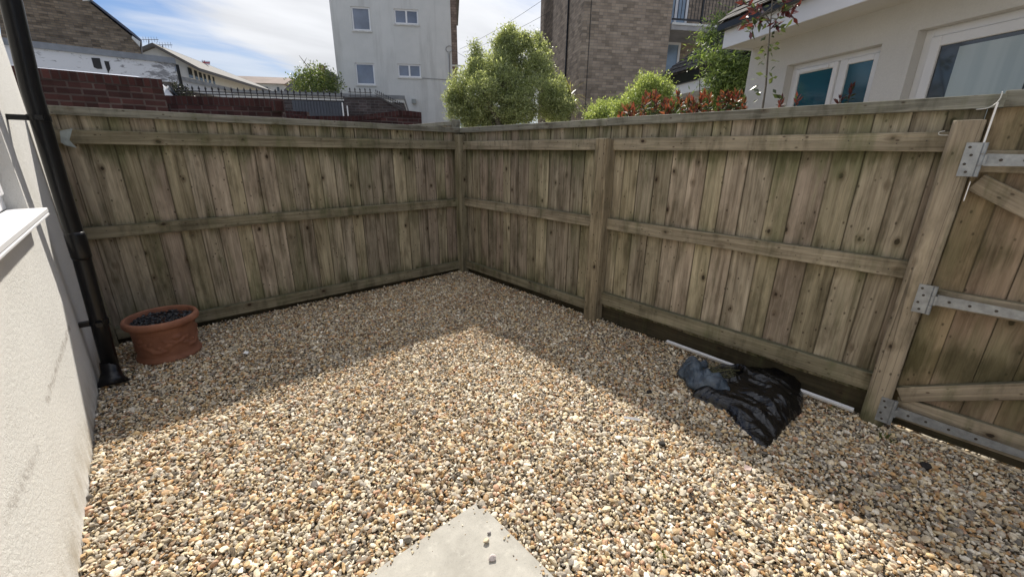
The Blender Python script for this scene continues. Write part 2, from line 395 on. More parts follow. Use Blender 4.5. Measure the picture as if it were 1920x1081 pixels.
SLAB = [(.861, 1.166), (.861, -.2), (-.43+.35, -.2), (-.08, 1.166)]
def ico(sub):
    import bmesh
    bm = bmesh.new(); bmesh.ops.create_icosphere(bm, subdivisions=sub, radius=1)
    v = np.array([x.co[:] for x in bm.verts]); f = np.array([[q.index for q in p.verts] for p in bm.faces]); bm.free()
    return v/np.linalg.norm(v, axis=1)[:, None], f
def stone_variants(sub, n, planes=9):
    v, f = ico(sub); out = []
    for i in range(n):
        pn = rng.normal(size=(planes, 3)); pn /= np.linalg.norm(pn, axis=1)[:, None]
        pd = rng.uniform(.45, .95, planes)
        dt = v @ pn.T; dt[dt < .15] = .15
        r = np.minimum((pd/dt).min(1), 1.1)
        out.append(v*r[:, None])
    return out, f
def rotm(n, tilt=.5):
    a = rng.uniform(0, 2*np.pi, n); b = rng.normal(0, tilt, n); c = rng.normal(0, tilt, n)
    ca, sa, cb, sb, cc, sc = np.cos(a), np.sin(a), np.cos(b), np.sin(b), np.cos(c), np.sin(c)
    R = np.empty((n, 3, 3)); z = np.zeros(n); o = np.ones(n)
    Ra = np.stack([ca, -sa, z, sa, ca, z, z, z, o], 1).reshape(n, 3, 3)
    Rb = np.stack([o, z, z, z, cb, -sb, z, sb, cb], 1).reshape(n, 3, 3)
    Rc = np.stack([cc, z, sc, z, o, z, -sc, z, cc], 1).reshape(n, 3, 3)
    return Ra @ Rb @ Rc
def stones_mesh(name, sets, mat):
    V = []; F = []; A = []; off = 0
    for pos, size, sub, tilt in sets:
        var, f = stone_variants(sub, 30, 7 if sub > 1 else 6)
        n = len(pos); R = rotm(n, tilt); pick = rng.integers(0, len(var), n); var = np.array(var)
        vv = var[pick] * size[:, None, :]
        vv = np.einsum('nij,nkj->nki', R, vv) + pos[:, None, :]
        nv = vv.shape[1]
        V.append(vv.reshape(-1, 3)); F.append((f[None] + (np.arange(n)*nv)[:, None, None] + off).reshape(-1, 3))
        A.append(np.repeat(rng.random(n), nv)); off += n*nv
    V = np.concatenate(V); F = np.concatenate(F); A = np.concatenate(A)
    me = bpy.data.meshes.new(name); me.vertices.add(len(V)); me.vertices.foreach_set('co', V.astype(np.float32).ravel())
    me.loops.add(F.size); me.loops.foreach_set('vertex_index', F.ravel().astype(np.int32))
    me.polygons.add(len(F)); me.polygons.foreach_set('loop_start', np.arange(0, F.size, 3, dtype=np.int32))
    me.polygons.foreach_set('use_smooth', np.zeros(len(F), dtype=bool))
    at = me.attributes.new('rnd', 'FLOAT', 'POINT'); at.data.foreach_set('value', A.astype(np.float32))
    me.update(); me.validate(); me.materials.append(mat)
    o = bpy.data.objects.new(name, me); S.collection.objects.link(o); return o

MS = MT('flint_stones', .62); MS.b.inputs['Specular IOR Level'].default_value = .35
rn = MS.n('Attribute', attribute_name='rnd').outputs['Fac']
cr = MS.n('ValToRGB', {0: rn}); cr.color_ramp.interpolation = 'CONSTANT'
pal = [(.60, .53, .41), (.50, .42, .30), (.68, .64, .56), (.42, .31, .18), (.36, .33, .29), (.55, .44, .27), (.20, .135, .085), (.62, .56, .46),
       (.35, .32, .27), (.48, .30, .145), (.16, .148, .135), (.50, .46, .40), (.36, .24, .13), (.74, .71, .65), (.22, .20, .18), (.45, .40, .31), (.40, .25, .17), (.57, .50, .36)]
es = cr.color_ramp.elements; es[0].color = (*pal[0], 1); es[1].position = 1/18; es[1].color = (*pal[1], 1)
for i in range(2, 18):
    q = es.new(i/18); q.color = (*pal[i], 1)
pp = MS.pos()
c = MS.mix(MS.mr(MS.noise(pp, 130, 4, .65), .42, .72, 0, .6), cr.outputs[0], MS.mix(1., cr.outputs[0], (.66, .56, .46), 'MULTIPLY'))
c = MS.mix(MS.mr(MS.noise(MS.scale(pp, (1, 1, 1), (4, 4, 4)), 60, 3, .6), .5, .75, 0, .4), c, (.60, .55, .46))
tn = MS.math('FRACT', MS.math('MULTIPLY', rn, 171.3)); tn = MS.mr(tn, 0, 1, .82, 1.32)
c = MS.mix(1., c, MS.comb(MS.math('MULTIPLY', tn, 1.05), MS.math('MULTIPLY', tn, 1.02), MS.math('MULTIPLY', tn, .95)), 'MULTIPLY')
# damper, dirtier patches of gravel
dp = MS.mr(MS.noise(pp, 1.7, 5, .6), .48, .70, 0, .45, True)
c = MS.mix(dp, c, MS.mix(1., c, (.60, .50, .40), 'MULTIPLY'))
MS.col(c); MS.bump(MS.noise(pp, 260, 3, .6), .3, .0015)

def gravel():
    sets = []
    step = .0132
    gx, gy = np.meshgrid(np.arange(YX0+.012, YX1-.05, step), np.arange(-1.3, YY1-.03, step))
    p = np.stack([gx.ravel(), gy.ravel()], 1); p += rng.uniform(-.5, .5, p.shape)*step
    # drop what lies under the slab or outside the yard
    keep = ~((p[:, 0] < .853) & (p[:, 0] > -.09) & (p[:, 1] < 1.158))
    p = p[keep]; n = len(p)
    dist = np.hypot(p[:, 0], p[:, 1])
    s = np.exp(rng.normal(np.log(.0080), .35, n)).clip(.0048, .019)
    size = np.stack([s*rng.uniform(.95, 1.45, n), s*rng.uniform(.75, 1.1, n), s*rng.uniform(.38, .75, n)], 1)
    und = np.array([noise.noise((a*1.6, b*1.6, 0)) for a, b in p])*.009
    z = .004 + np.abs(rng.normal(0, .006, n)) + und + .006
    edge = np.minimum(np.minimum(p[:, 0]-YX0, 3.0-p[:, 0]), YY1-p[:, 1]); z += np.clip(.12-edge, 0, .12)*.14*(p[:, 1] > .2)
    pos = np.column_stack([p, z])
    near = dist < 2.7
    sets.append((pos[near], size[near], 2, .55)); sets.append((pos[~near], size[~near], 1, .55))
    nf_ = 45000; q = np.column_stack([rng.uniform(YX0+.01, YX1-.06, nf_), rng.uniform(-1.2, YY1-.04, nf_), rng.uniform(.004, .019, nf_)])
    q = q[~((q[:, 0] < .86) & (q[:, 0] > -.09) & (q[:, 1] < 1.166))]; sz = rng.uniform(.003, .0062, len(q))
    sets.append((q, np.stack([sz*1.3, sz, sz*.8], 1), 1, .6))
    # grit spilled over the slab's edges
    ng = 55; dd = rng.exponential(.028, ng); t_ = rng.random(ng); side = rng.random(ng) < .55
    q = np.where(side[:, None], np.column_stack([.84-t_*.85, 1.158-dd]), np.column_stack([.853-dd, 1.14-t_*.6])); sz = rng.uniform(.0018, .0065, ng)*np.clip(1.2-dd*9, .35, 1)
    sets.append((np.column_stack([q, .031+sz*.5]), np.stack([sz*1.3, sz, sz*.8], 1), 1, .3))
    # gravel carries on past the gate
    m_ = 5200; q = np.column_stack([rng.uniform(3.05, 4.5, m_), rng.uniform(-1.6, .9, m_), np.full(m_, .0) + rng.uniform(-.01, .012, m_)])
    sz = rng.uniform(.009, .017, m_); sets.append((q, np.stack([sz*1.3, sz, sz*.7], 1), 1, .5))
    o = stones_mesh('gravel', sets, MS.m); kind(o, 'stuff')
    o['label'] = 'cream, tan and brown flint gravel covering the whole yard'; o['category'] = 'gravel'
gravel()

# loose things on the gravel -------------------------------------------------
def one_stone(name, loc, size, mat, label, cat, group=None, seed=0):
    v, f = ico(3); r0 = np.random.default_rng(seed)
    pn = r0.normal(size=(9, 3)); pn /= np.linalg.norm(pn, axis=1)[:, None]; pd = r0.uniform(.6, .95, 9)
    dt = v @ pn.T; dt[dt < .15] = .15; rr = np.minimum((pd/dt).min(1), 1.1); v = v*rr[:, None]*np.array(size)
    mb = MB(); mb.add([Vector(x)+Vector(loc) for x in v], [tuple(q) for q in f])
    return tag(mb.build(name, mat, loc=loc), label, cat, group)

slab = MB()
def slabpoly(x0, y0, x1, y1, ch=.012):
    return [(x0, y0), (x1, y0), (x1, y1-.035), (x1-.012, y1-.02), (x1-.016, y1-.004), (x1-.045, y1), (x0, y1)]
sp_ = slabpoly(-.08, -.2, .861, 1.166)
sp_ = [(-.08, -.2), (.861, -.2), (.861, 1.115), (.852, 1.128), (.838, 1.13), (.842, 1.15), (.855, 1.166), (-.08, 1.166)]
k = len(sp_); L = [(a, b, -.02) for a, b in sp_]+[(a, b, .031) for a, b in sp_]
fs = [tuple(range(k-1, -1, -1)), tuple(range(k, 2*k))]+[(i, (i+1) % k, k+(i+1) % k, k+i) for i in range(k)]
slab.add(L, fs, [[(L[j][0], L[j][1]) for j in f] for f in fs])
MC = MT('concrete_slab', .85); P = MC.pos()
c = MC.mix(MC.mr(MC.noise(P, 7, 6, .65), .35, .7), (.30, .285, .25), (.42, .40, .355))
c = MC.mix(MC.mr(MC.noise(P, 140, 3, .7), .55, .75, 0, .5), c, (.2, .2, .19))
c = MC.mix(MC.mr(MC.noise(P, 24, 5, .7), .56, .7, 0, .45), c, (.52, .50, .44))
MC.col(c); MC.bump(MC.noise(P, 220, 4, .7), .35, .002)
so = slab.build('paving_slab', MC.m, loc=(.4, .5, 0), bevel=.004)
tag(so, 'pale grey concrete paving slab with a chipped corner lying in the gravel', 'paving slab')
q = onp(912, 1014, 2, .035); one_stone('loose_stone', (q.x, q.y, .039), (.014, .01, .008), MS.m, 'tan loose stone lying on the concrete slab, nearer its pointed corner', 'stone', 'stones on the slab', 3)
q = onp(922, 1046, 2, .035); one_stone('loose_stone', (q.x, q.y, .039), (.016, .013, .01), plain('pale_stone', (.55, .48, .46), .7, .3, 90), 'pinkish white loose stone on the slab, farther from its pointed corner', 'stone', 'stones on the slab', 5)
q = onp(917, 998, 2, .035); one_stone('loose_stone', (q.x, q.y, .036), (.008, .006, .005), plain('grey_stone', (.22, .2, .2), .7, .3, 90), 'tiny grey stone chip on the slab close to its pointed corner', 'stone', 'stones on the slab', 6)
DKS = plain('dark_clod', (.016, .013, .012), .85, .4, 60)
for i, (x, y, s, lab) in enumerate([(1218, 735, .022, 'small black clod on the gravel to the left of the bin bag'), (1240, 832, .024, 'black clod on sunlit gravel below the bin bag'),
                    (546, 768, .018, 'dark pebble alone on the gravel in the middle left of the yard'), (1098, 655, .016, 'dark clod on shaded gravel near the middle fence post'),
                    (1735, 872, .027, 'dark stone on the gravel in front of the gate')]):
    q = onp(x, y, 2, .02); one_stone('dark_clod', (q.x, q.y, .024), (s, s*.8, s*.55), DKS, lab, 'clod', 'dark clods lying on the gravel', 10+i)
def flake(x, y, pts, lab, mat, name='plastic_scrap', h=.03):
    q = onp(x, y, 2, .03); mb = MB(); c_ = Vector((q.x, q.y, h))
    P0 = [c_+Vector(p) for p in pts]; n = len(P0); P1 = [p+Vector((0, 0, .003)) for p in P0]
    mb.add(P0+P1, [tuple(range(n-1, -1, -1)), tuple(range(n, 2*n))]+[(i, (i+1) % n, n+(i+1) % n, n+i) for i in range(n)])
    return tag(mb.build(name, mat, loc=c_), lab, 'plastic scrap', 'white scraps on the gravel')
flake(1185, 785, [(-.03, .035, 0), (-.022, .04, .008), (.02, -.02, .012), (.032, -.04, .002), (.018, -.035, 0)], 'long thin white plastic shard on the gravel to the left of the bin bag', PVC)
flake(462, 662, [(-.02, .01, .004), (.0, .022, .012), (.018, .006, .006), (.004, -.018, 0)], 'small crumpled white scrap on shaded gravel near the flower pot', PVC)
flake(1402, 878, [(-.02, .012, 0), (.005, .018, .012), (.02, -.012, .004), (-.004, -.014, 0)], 'pinkish white scrap below the bin bag on the gravel', plain('pinkish_scrap', (.55, .42, .38), .6, .1))

# dry leaf litter and weeds at the fence foot
def tuft(px, py, lab, n=22, h=.05, seed=0, sp=.035):
    q = onp(px, py, 2, .02); r0 = random.Random(seed); mb = MB()
    for i in range(n):
        a = r0.uniform(0, 6.28); rr = r0.uniform(0, sp); b = Vector((q.x+rr*math.cos(a), q.y+rr*math.sin(a), .008))
        d = Vector((r0.gauss(0, .5), r0.gauss(0, .5), 1)).normalized()*r0.uniform(.4, 1)*h
        s = d.cross(Vector((r0.gauss(0, 1), r0.gauss(0, 1), .2))).normalized()*r0.uniform(.0015, .004)
        mb.add([b-s, b+s, b+d*.6+s*1.3, b+d, b+d*.6-s*1.3], [(0, 1, 2, 3, 4)])
    return tag(mb.build('weed', L_weed, loc=(q.x, q.y, 0)), lab, 'weed', 'small weeds in the gravel')
L_weed = leafmat('weed_leaf', [(.07, .09, .03), (.12, .15, .05), (.2, .21, .08)], .25)
for i, (x, y, s, lab) in enumerate([(875, 898, .03, 'tiny green weed in gravel just behind the slab corner'), (1240, 1040, .035, 'green weed in gravel at the bottom edge, right of the slab'),
        (1290, 650, .05, 'weed and dry litter by the left end of the white strip'), (1662, 818, .05, 'weed at the foot of the gate post'), (1560, 765, .04, 'weed beside the right end of the white strip'),
        (1070, 585, .04, 'weed at the fence foot just left of the middle post'), (240, 700, .035, 'weed on the gravel in front of the downpipe'), (1305, 845, .015, 'yellow green leaf sprig below the bin bag')]):
    tuft(x, y, lab, 26, s, i)

# dry leaf litter blown against the fence foot
def litter():
    r0 = random.Random(77); mb = MB()
    for k in range(420):
        q = r0.random()
        if q < .3: x, y = r0.uniform(-.3, 2.9), 4.27-abs(r0.gauss(0, .10))
        elif q < .75: x, y = 3.0-abs(r0.gauss(0, .12)), r0.uniform(.2, 4.2)
        else: x, y = r0.uniform(-.3, 2.9), r0.uniform(.6, 4.2)
        if x < .9 and y < 1.2: continue
        c_ = Vector((x, y, .032+r0.uniform(0, .008))); a = r0.uniform(0, 6.28); l = r0.uniform(.006, .020); d = Vector((math.cos(a), math.sin(a), r0.uniform(-.2, .4))).normalized()*l; sd = d.cross(Vector((r0.gauss(0, .4), r0.gauss(0, .4), 1))).normalized()*l*r0.uniform(.12, .4)
        mb.add([c_-d, c_+sd+Z*.002, c_+d, c_-sd+Z*.002], [(0, 1, 2), (0, 2, 3)])
    kind(tag(mb.build('leaf_litter', leafmat('dry_leaf', [(.05, .035, .02), (.14, .095, .045), (.26, .19, .09)], .15), loc=(2, 3, 0)), 'small dry brown leaf fragments scattered on the gravel along the fences', 'leaf litter'), 'stuff')

# ------------------------------------------------------------------ fences
X, Y, Z = Vector((1, 0, 0)), Vector((0, 1, 0)), Vector((0, 0, 1))
litter()
def boards(mb, a0, a1, z0, z1, fr, w=.104, depth=0., jit=.004, seed=0):
    """feather-edged boards; local x runs along the fence, local y away from the yard"""
    r0 = random.Random(seed); a = a0; i = 0
    while a < a1-.02:
        ww = min(w*r0.uniform(.84, 1.14), a1-a)
        if a1-a-ww < w*.45: ww = a1-a
        ov = .016
        zt, zb = z1+r0.uniform(-.003, .003), z0+r0.uniform(-.004, .004); dy = depth+r0.uniform(-.0012, .0012)
        e = r0.uniform(.009, .013); g_ = r0.uniform(.001, .0028)
        # wedge section: the thick edge stands proud of the next board's thin edge
        sec = [(a+g_, dy), (a+ww, dy+.003), (a+ww+.001, dy+e), (a+ww+ov, dy+e+.003), (a+ww+ov, dy+e+.010), (a+g_, dy+.010)]
        lean = r0.uniform(-.003, .003)
        n = len(sec); nz = 2
        Ls = []
        for z_, l_ in ((zb, 0), (zt, lean)):
            Ls += [(p+l_, q, z_) for p, q in sec]
        fs = [tuple(range(n-1, -1, -1)), tuple(range(n, 2*n))] + [(j, (j+1) % n, n+(j+1) % n, n+j) for j in range(n)]
        fs = [tuple(reversed(f)) for f in fs]
        mb.loc(Ls, fs, fr, (r0.uniform(0, 50), r0.uniform(0, 50)))
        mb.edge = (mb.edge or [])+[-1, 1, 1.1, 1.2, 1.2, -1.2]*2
        a += ww; i += 1
def rail(mb, a0, a1, z0, z1, fr, d0, d1, sag=0., seed=0):
    """long timber along local x: give it a frame whose z runs lengthways so grain follows it"""
    O, A, B, Cc = fr; r0 = random.Random(seed); n = 7
    g = (O, Cc, B, A); uo = (r0.uniform(0, 50), r0.uniform(0, 50))
    pts = [a0+(a1-a0)*i/(n-1) for i in range(n)]; L = []
    for i, a in enumerate(pts):
        s = sag*math.sin(math.pi*i/(n-1))+r0.uniform(-.0015, .0015); t = r0.uniform(-.0015, .0015)
        L += [(z0+s, d0+t, a), (z1+s, d0+t, a), (z1+s, d1, a), (z0+s, d1, a)]
    fs = [(3, 2, 1, 0), tuple((n-1)*4+k for k in (0, 1, 2, 3))]
    for i in range(n-1):
        for k in range(4):
            k2 = (k+1) % 4; fs.append((i*4+k, i*4+k2, i*4+4+k2, i*4+4+k))
    fs = [tuple(f) for f in fs]
    mb.loc(L, fs, g, uo)
def post(name, x0, x1, y0, y1, z0, z1, mat, parent, lean=(0, 0), seed=0, ch=.012, tilt=0):
    r0 = random.Random(seed); mb = MB(); n = 9; sec = [(x0+ch, y0), (x1, y0), (x1, y1), (x0+ch, y1), (x0, y1-ch), (x0, y0+ch)]
    L = []
    for i in range(n):
        f = i/(n-1); z = z0+(z1-z0)*f; jx, jy = r0.uniform(-.002, .002), r0.uniform(-.002, .002)
        L += [(a+lean[0]*f+jx, b+lean[1]*f+jy, z+(tilt*(a-x0) if i == n-1 else 0)) for a, b in sec]
    k = len(sec); fs = [tuple(range(k-1, -1, -1)), tuple(range((n-1)*k, n*k))]
    for i in range(n-1):
        for j in range(k):
            j2 = (j+1) % k; fs.append((i*k+j, i*k+j2, (i+1)*k+j2, (i+1)*k+j))
    mb.loc(L, fs, (Vector((0, 0, 0)), X, Y, Z), (r0.uniform(0, 40), r0.uniform(0, 40)))
    return mb.build(name, mat, parent, bevel=.003)

# left fence: along world x at y = 4.32, faces the yard with its rails
lf = tag(empty('timber_fence', (1.3, 4.32, 0)), 'long weathered close-board fence on the left behind the flower pot', 'fence', 'close-board fences round the yard')
FL = (Vector((0, 4.32, 0)), X, Y, Z)
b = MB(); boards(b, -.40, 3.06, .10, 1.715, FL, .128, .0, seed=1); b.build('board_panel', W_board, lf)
for z0, z1, sd in ((1.525, 1.618, 1), (.862, .95, 2), (.066, .165, 3)):
    b = MB(); rail(b, -.33, 2.965, z0, z1, FL, -.042, -.004, .0, sd); b.build('rail', W_rail, lf, bevel=.003)
b = MB(); rail(b, -.385, 3.0, 1.712, 1.768, FL, -.03, .035, 0, 5); b.build('capping', W_cap, lf, bevel=.003)
b = MB(); rail(b, -.40, 3.0, -.10, .098, FL, .002, .03, 0, 6); b.build('gravel_board', W_wet, lf)
post('post', -.405, -.335, 4.215, 4.31, 0, 1.655, W_rail, lf, seed=5)
# folded scrap of lead flashing screwed to the end post
fl_ = MB(); e0 = onp(112, 245, 1, 4.20)
fl_.add([e0, onp(136, 240, 1, 4.16), onp(130, 262, 1, 4.17), onp(114, 266, 1, 4.2)], [(0, 1, 2, 3), (3, 2, 1, 0)])
fl_.add([onp(114, 266, 1, 4.195), onp(130, 262, 1, 4.165), onp(144, 277, 1, 4.13), onp(122, 272, 1, 4.18)], [(0, 1, 2, 3), (3, 2, 1, 0)])
fo = fl_.build('bent_metal_scrap', plain('dull_zinc', (.20, .23, .24), .5, .2, 30, metal=.3), loc=e0)
so_ = fo.modifiers.new('s', 'SOLIDIFY'); so_.thickness = .0015
tag(fo, 'bent scrap of grey sheet metal hooked on the left end post of the fence', 'metal scrap')

# right fence: along world y at x = 3.04
rf = tag(empty('timber_fence', (3.04, 2.2, 0)), 'weathered close-board fence on the right between the corner and the gate', 'fence', 'close-board fences round the yard')
FR = (Vector((3.04, 0, 0)), Y, X, Z)
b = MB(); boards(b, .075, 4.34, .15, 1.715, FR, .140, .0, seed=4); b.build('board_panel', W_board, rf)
# top rail, middle rail and bottom rail, one length per bay; the bottom one climbs towards the gate
for (a0, a1, sd) in ((2.215, 4.225, 1), (.165, 2.125, 2)):
    b = MB(); rail(b, a0, a1, 1.523, 1.615, FR, -.044, -.004, 0, sd); b.build('rail', W_railr, rf, bevel=.003)
    b = MB(); rail(b, a0, a1, .872, .968, FR, -.046, -.004, 0, sd+3); b.build('rail', W_railr, rf, bevel=.003)
b = MB(); g = (Vector((3.04, 0, .085)), Vector((0, 1, -.012)).normalized(), X, Vector((0, .012, 1)).normalized())
b = MB(); rail(b, 2.215, 4.23, .08, .172, FR, -.044, -.004, 0, 8); b.build('rail', W_rail, rf, bevel=.003)
b = MB(); rail(b, .165, 2.13, .185, .295, FR, -.046, -.004, 0, 9); b.build('rail', W_rail, rf, bevel=.003)
b = MB(); rail(b, .03, 2.2, 1.712, 1.772, FR, -.03, .035, 0, 10); b.build('capping', W_cap, rf, bevel=.003)
b = MB(); rail(b, 2.2, 4.36, 1.712, 1.768, FR, -.03, .035, 0, 11); b.build('capping', W_cap, rf, bevel=.003)
b = MB(); rail(b, .07, 4.3, -.1, .15, FR, .002, .03, 0, 12); b.build('gravel_board', W_wet, rf)
post('post', 2.915, 3.03, 2.105, 2.238, 0, 1.615, W_post, rf, seed=2, tilt=-.1)
post('post', 2.935, 3.035, 4.21, 4.318, 0, 1.69, W_rail, rf, seed=3)
post('gate_post', 2.935, 3.03, .066, .174, 0, 1.662, W_gpost, rf, seed=4)
# neighbour's fence carrying on past the corner
nf = tag(empty('timber_fence', (3.04, 6, 0)), "grey-topped fence running away behind the yard's far corner post", 'fence')
b = MB(); boards(b, 4.40, 6.6, .1, 1.80, FR, .11, .0, seed=9); b.build('board_panel', W_board, nf)
b = MB(); rail(b, 4.36, 6.6, 1.80, 1.845, FR, -.03, .035, 0, 15); b.build('capping', W_cap, nf, bevel=.003)
post('post', 2.99, 3.07, 4.365, 4.44, 0, 1.86, W_cap, nf, seed=7)

gf_ = tag(empty('timber_fence', (3.04, -2, 0)), 'close-board fence carrying on past the latch side of the gate, beyond the right edge', 'fence')
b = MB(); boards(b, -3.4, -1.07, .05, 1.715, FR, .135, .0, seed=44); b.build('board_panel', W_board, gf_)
for z0_, z1_ in ((1.523, 1.615), (.872, .968), (.15, .25)):
    b = MB(); rail(b, -3.4, -1.16, z0_, z1_, FR, -.044, -.004, 0, int(z0_*10)); b.build('rail', W_railr, gf_, bevel=.003)
b = MB(); rail(b, -3.4, -1.06, 1.712, 1.77, FR, -.03, .035, 0, 17); b.build('capping', W_cap, gf_, bevel=.003)
post('post', 2.935, 3.03, -1.16, -1.06, 0, 1.66, W_gpost, gf_, seed=14)
# gate --------------------------------------------------------------
gt = tag(empty('timber_gate', (3.0, 0, 0)), 'close-board timber gate with three long steel strap hinges', 'gate')
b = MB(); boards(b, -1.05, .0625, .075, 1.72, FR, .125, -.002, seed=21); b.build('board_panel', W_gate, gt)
GF = FR
b = MB(); rail(b, -1.05, .04, 1.715, 1.785, GF, -.03, .03, 0, 1); b.build('capping', W_cap, gt, bevel=.003)
for z0, z1, sd in ((1.43, 1.53, 2), (.755, .845, 3), (.07, .205, 4)):
    b = MB(); rail(b, -1.05, .045, z0, z1, GF, -.034, -.004, 0, sd); b.build('rail', W_gatef, gt, bevel=.003)
b = MB(); rail(b, -1.05, .04, .022, .088, GF, -.012, -.004, 0, 14); b.build('gravel_board', W_wet, gt)
def brace(za, zb, ya, yb, w, sd):
    A0, A1 = Vector((3.0, ya, za)), Vector((3.0, yb, zb)); t = (A1-A0); l = t.length; t.normalize(); s = X.cross(t)
    b = MB(); uo = (sd*3.1, sd*7.7)
    b.box((-w/2, -.002, 0), (w/2, .034, l), (A0, s, X, t), uo); return b.build('brace', W_gatef, gt, bevel=.003)
brace(1.385, .86, .035, -.92, .085, 31)
brace(.215, .74, .045, -.95, .085, 32)
def strap(zc, h0, h1, yl):
    hg = MB(); x0 = 2.9615
    # tapering strap on the gate
    L = [(x0, .03, zc-h0/2), (x0, .03, zc+h0/2), (x0, yl, zc+h1/2), (x0, yl, zc-h1/2)]
    L2 = [(x0+.004, p[1], p[2]) for p in L]
    hg.add(L+L2, [(0, 1, 2, 3), (7, 6, 5, 4), (1, 0, 4, 5), (3, 2, 6, 7), (2, 1, 5, 6), (0, 3, 7, 4)])
    st_ = hg.build('strap_hinge', GALV, gt)
    pl = MB(); pl.box((2.929, .052, zc-.075), (2.934, .105, zc+.075)); pl.build('hinge_plate', GALV, st_)
    kn = MB()
    for k_, (a, c_) in enumerate(((-.075, -.026), (-.024, .024), (.026, .075))):
        kn.tube([(2.931, .043, zc+a), (2.931, .043, zc+c_)], .0095, 10)
    kn.box((2.929, .03, zc-.024), (2.934, .044, zc+.024)); kn.box((2.931, .026, zc-.024), (2.9655, .031, zc+.024)); kn.build('hinge_knuckle', GALV, st_)
    def scr(p, q_, r_): sc = MB(); sc.tube([p, q_], r_, 8); sc.build('screw', SCREW, st_)
    for a in (-.055, -.02, .02, .055): scr((2.930, .078+(.012 if a in (-.02, .055) else 0), zc+a), (2.9265, .078+(.012 if a in (-.02, .055) else 0), zc+a), .006)
    for t in (.09, .22, .38, .56): scr((x0, .03-t*.55, zc), (x0-.003, .03-t*.55, zc), .0065)
strap(1.487, .055, .03, -.62); strap(.80, .055, .03, -.62); strap(.128, .058, .028, -.62)
# white strips standing in for light through the gap beside the gate post
wl = MB(); wl.box((2.937, .048, 1.56), (2.943, .055, 1.73)); wl.box((2.937, .050, 1.30), (2.941, .0535, 1.39))
tag(wl.build('white_strip', PVC, loc=(2.94, .05, 1.5)), 'thin white upright strip standing in for light through the gap above the top gate hinge', 'trim strip')
def wire(pts, r, name, mat, lab, cat):
    P = [Vector(p) for p in pts]; Q = []
    for i in range(len(P)-1):
        p0, p1, p2, p3 = P[max(i-1, 0)], P[i], P[i+1], P[min(i+2, len(P)-1)]
        for t in np.linspace(0, 1, 6, endpoint=(i == len(P)-2)):
            t = float(t); Q.append(.5*((2*p1)+(p2-p0)*t+(2*p0-5*p1+4*p2-p3)*t*t+(3*p1-p0-3*p2+p3)*t**3))
    mb = MB(); mb.tube(Q, r, 6); return tag(mb.build(name, mat, loc=P[0], smooth=True), lab, cat)
wire([onp(x, y, 0, 2.985) for x, y in [(1830, 205), (1852, 202), (1868, 193), (1876, 183), (1880, 171)]], .0022, 'thin_cable', PVCd, 'thin pale cable looping over the top of the gate post', 'cable')
wire([onp(x, y, 0, 2.985) for x, y in [(1772, 245), (1762, 247), (1760, 251), (1766, 253), (1776, 253), (1782, 255)]], .0018, 'string', PVCd, 'short curl of pale string on the top fence rail near the gate post', 'string')

# nail heads on the fences: shared look, one mesh per fence part
def nails(parent, pts):
    mb = MB()
    for p, nrm in pts: mb.tube([p, p+nrm*.0016], .0032, 6)
    mb.build('nail_heads', SCREW, parent)['kind'] = 'stuff'
r0 = random.Random(3)
nails(lf, [(Vector((-.3+.107*i+r0.uniform(-.02, .02), 4.278-.0005, z+r0.uniform(-.02, .02))), -Y) for i in range(30) for z in (1.57, .905) if r0.random() < .6])
nails(rf, [(Vector((2.996-.0025, .25+.105*i+r0.uniform(-.02, .02), z+r0.uniform(-.02, .02))), -X) for i in range(37) for z in (1.57, .92) if r0.random() < .6 and abs(.25+.105*i-2.17) > .1])

# white plastic strip on the gravel
p0 = Vector((2.965, onp(1252, 632, 0, 2.965).y, .062)); p1 = Vector((2.955, onp(1605, 754, 0, 2.955).y, .050))
t = (p1-p0); l = t.length; t.normalize(); s = X.copy()
b = MB(); b.box((-.003, -.014, 0), (.003, .014, l), (p0, s, Z, t)); b.box((-.026, .008, 0), (-.0035, .013, l), (p0, s, Z, t))
tag(b.build('plastic_trim', PVC, loc=p0), 'long white plastic trim strip lying along the foot of the right fence', 'trim strip')

# ------------------------------------------------------------------ flower pot
pc = Vector((-.04, 3.86, 0)); pot = tag(empty('flower_pot', pc), 'round terracotta pot with moulded garland filled with black pebbles', 'flower pot')
MP_ = MT('terracotta', .75); P = MP_.pos()
c = MP_.mix(MP_.mr(MP_.noise(P, 9, 5, .6), .3, .7), (.20, .08, .045), (.32, .14, .082))
c = MP_.mix(MP_.mr(MP_.noise(P, 50, 4, .7), .6, .75, 0, .35), c, (.28, .16, .11)); MP_.col(c); MP_.bump(MP_.noise(P, 120, 3), .25, .002)
prof = [(.0, .0), (.186, .0), (.196, .008), (.199, .03), (.190, .045), (.184, .06), (.184, .12), (.187, .18), (.191, .235), (.195, .262), (.203, .272), (.222, .280), (.228, .293), (.227, .312),
        (.220, .326), (.209, .330), (.200, .326), (.196, .315), (.192, .29), (.188, .24), (.0, .238)]
pr2 = [];
for i in range(len(prof)-1):
    (a, b_), (c_, d_) = prof[i], prof[i+1]; k = 8 if .05 < b_ < .24 and a > .1 and d_ > b_ else 2
    for j in range(k): pr2.append((a+(c_-a)*j/k, b_+(d_-b_)*j/k))
pr2.append(prof[-1])
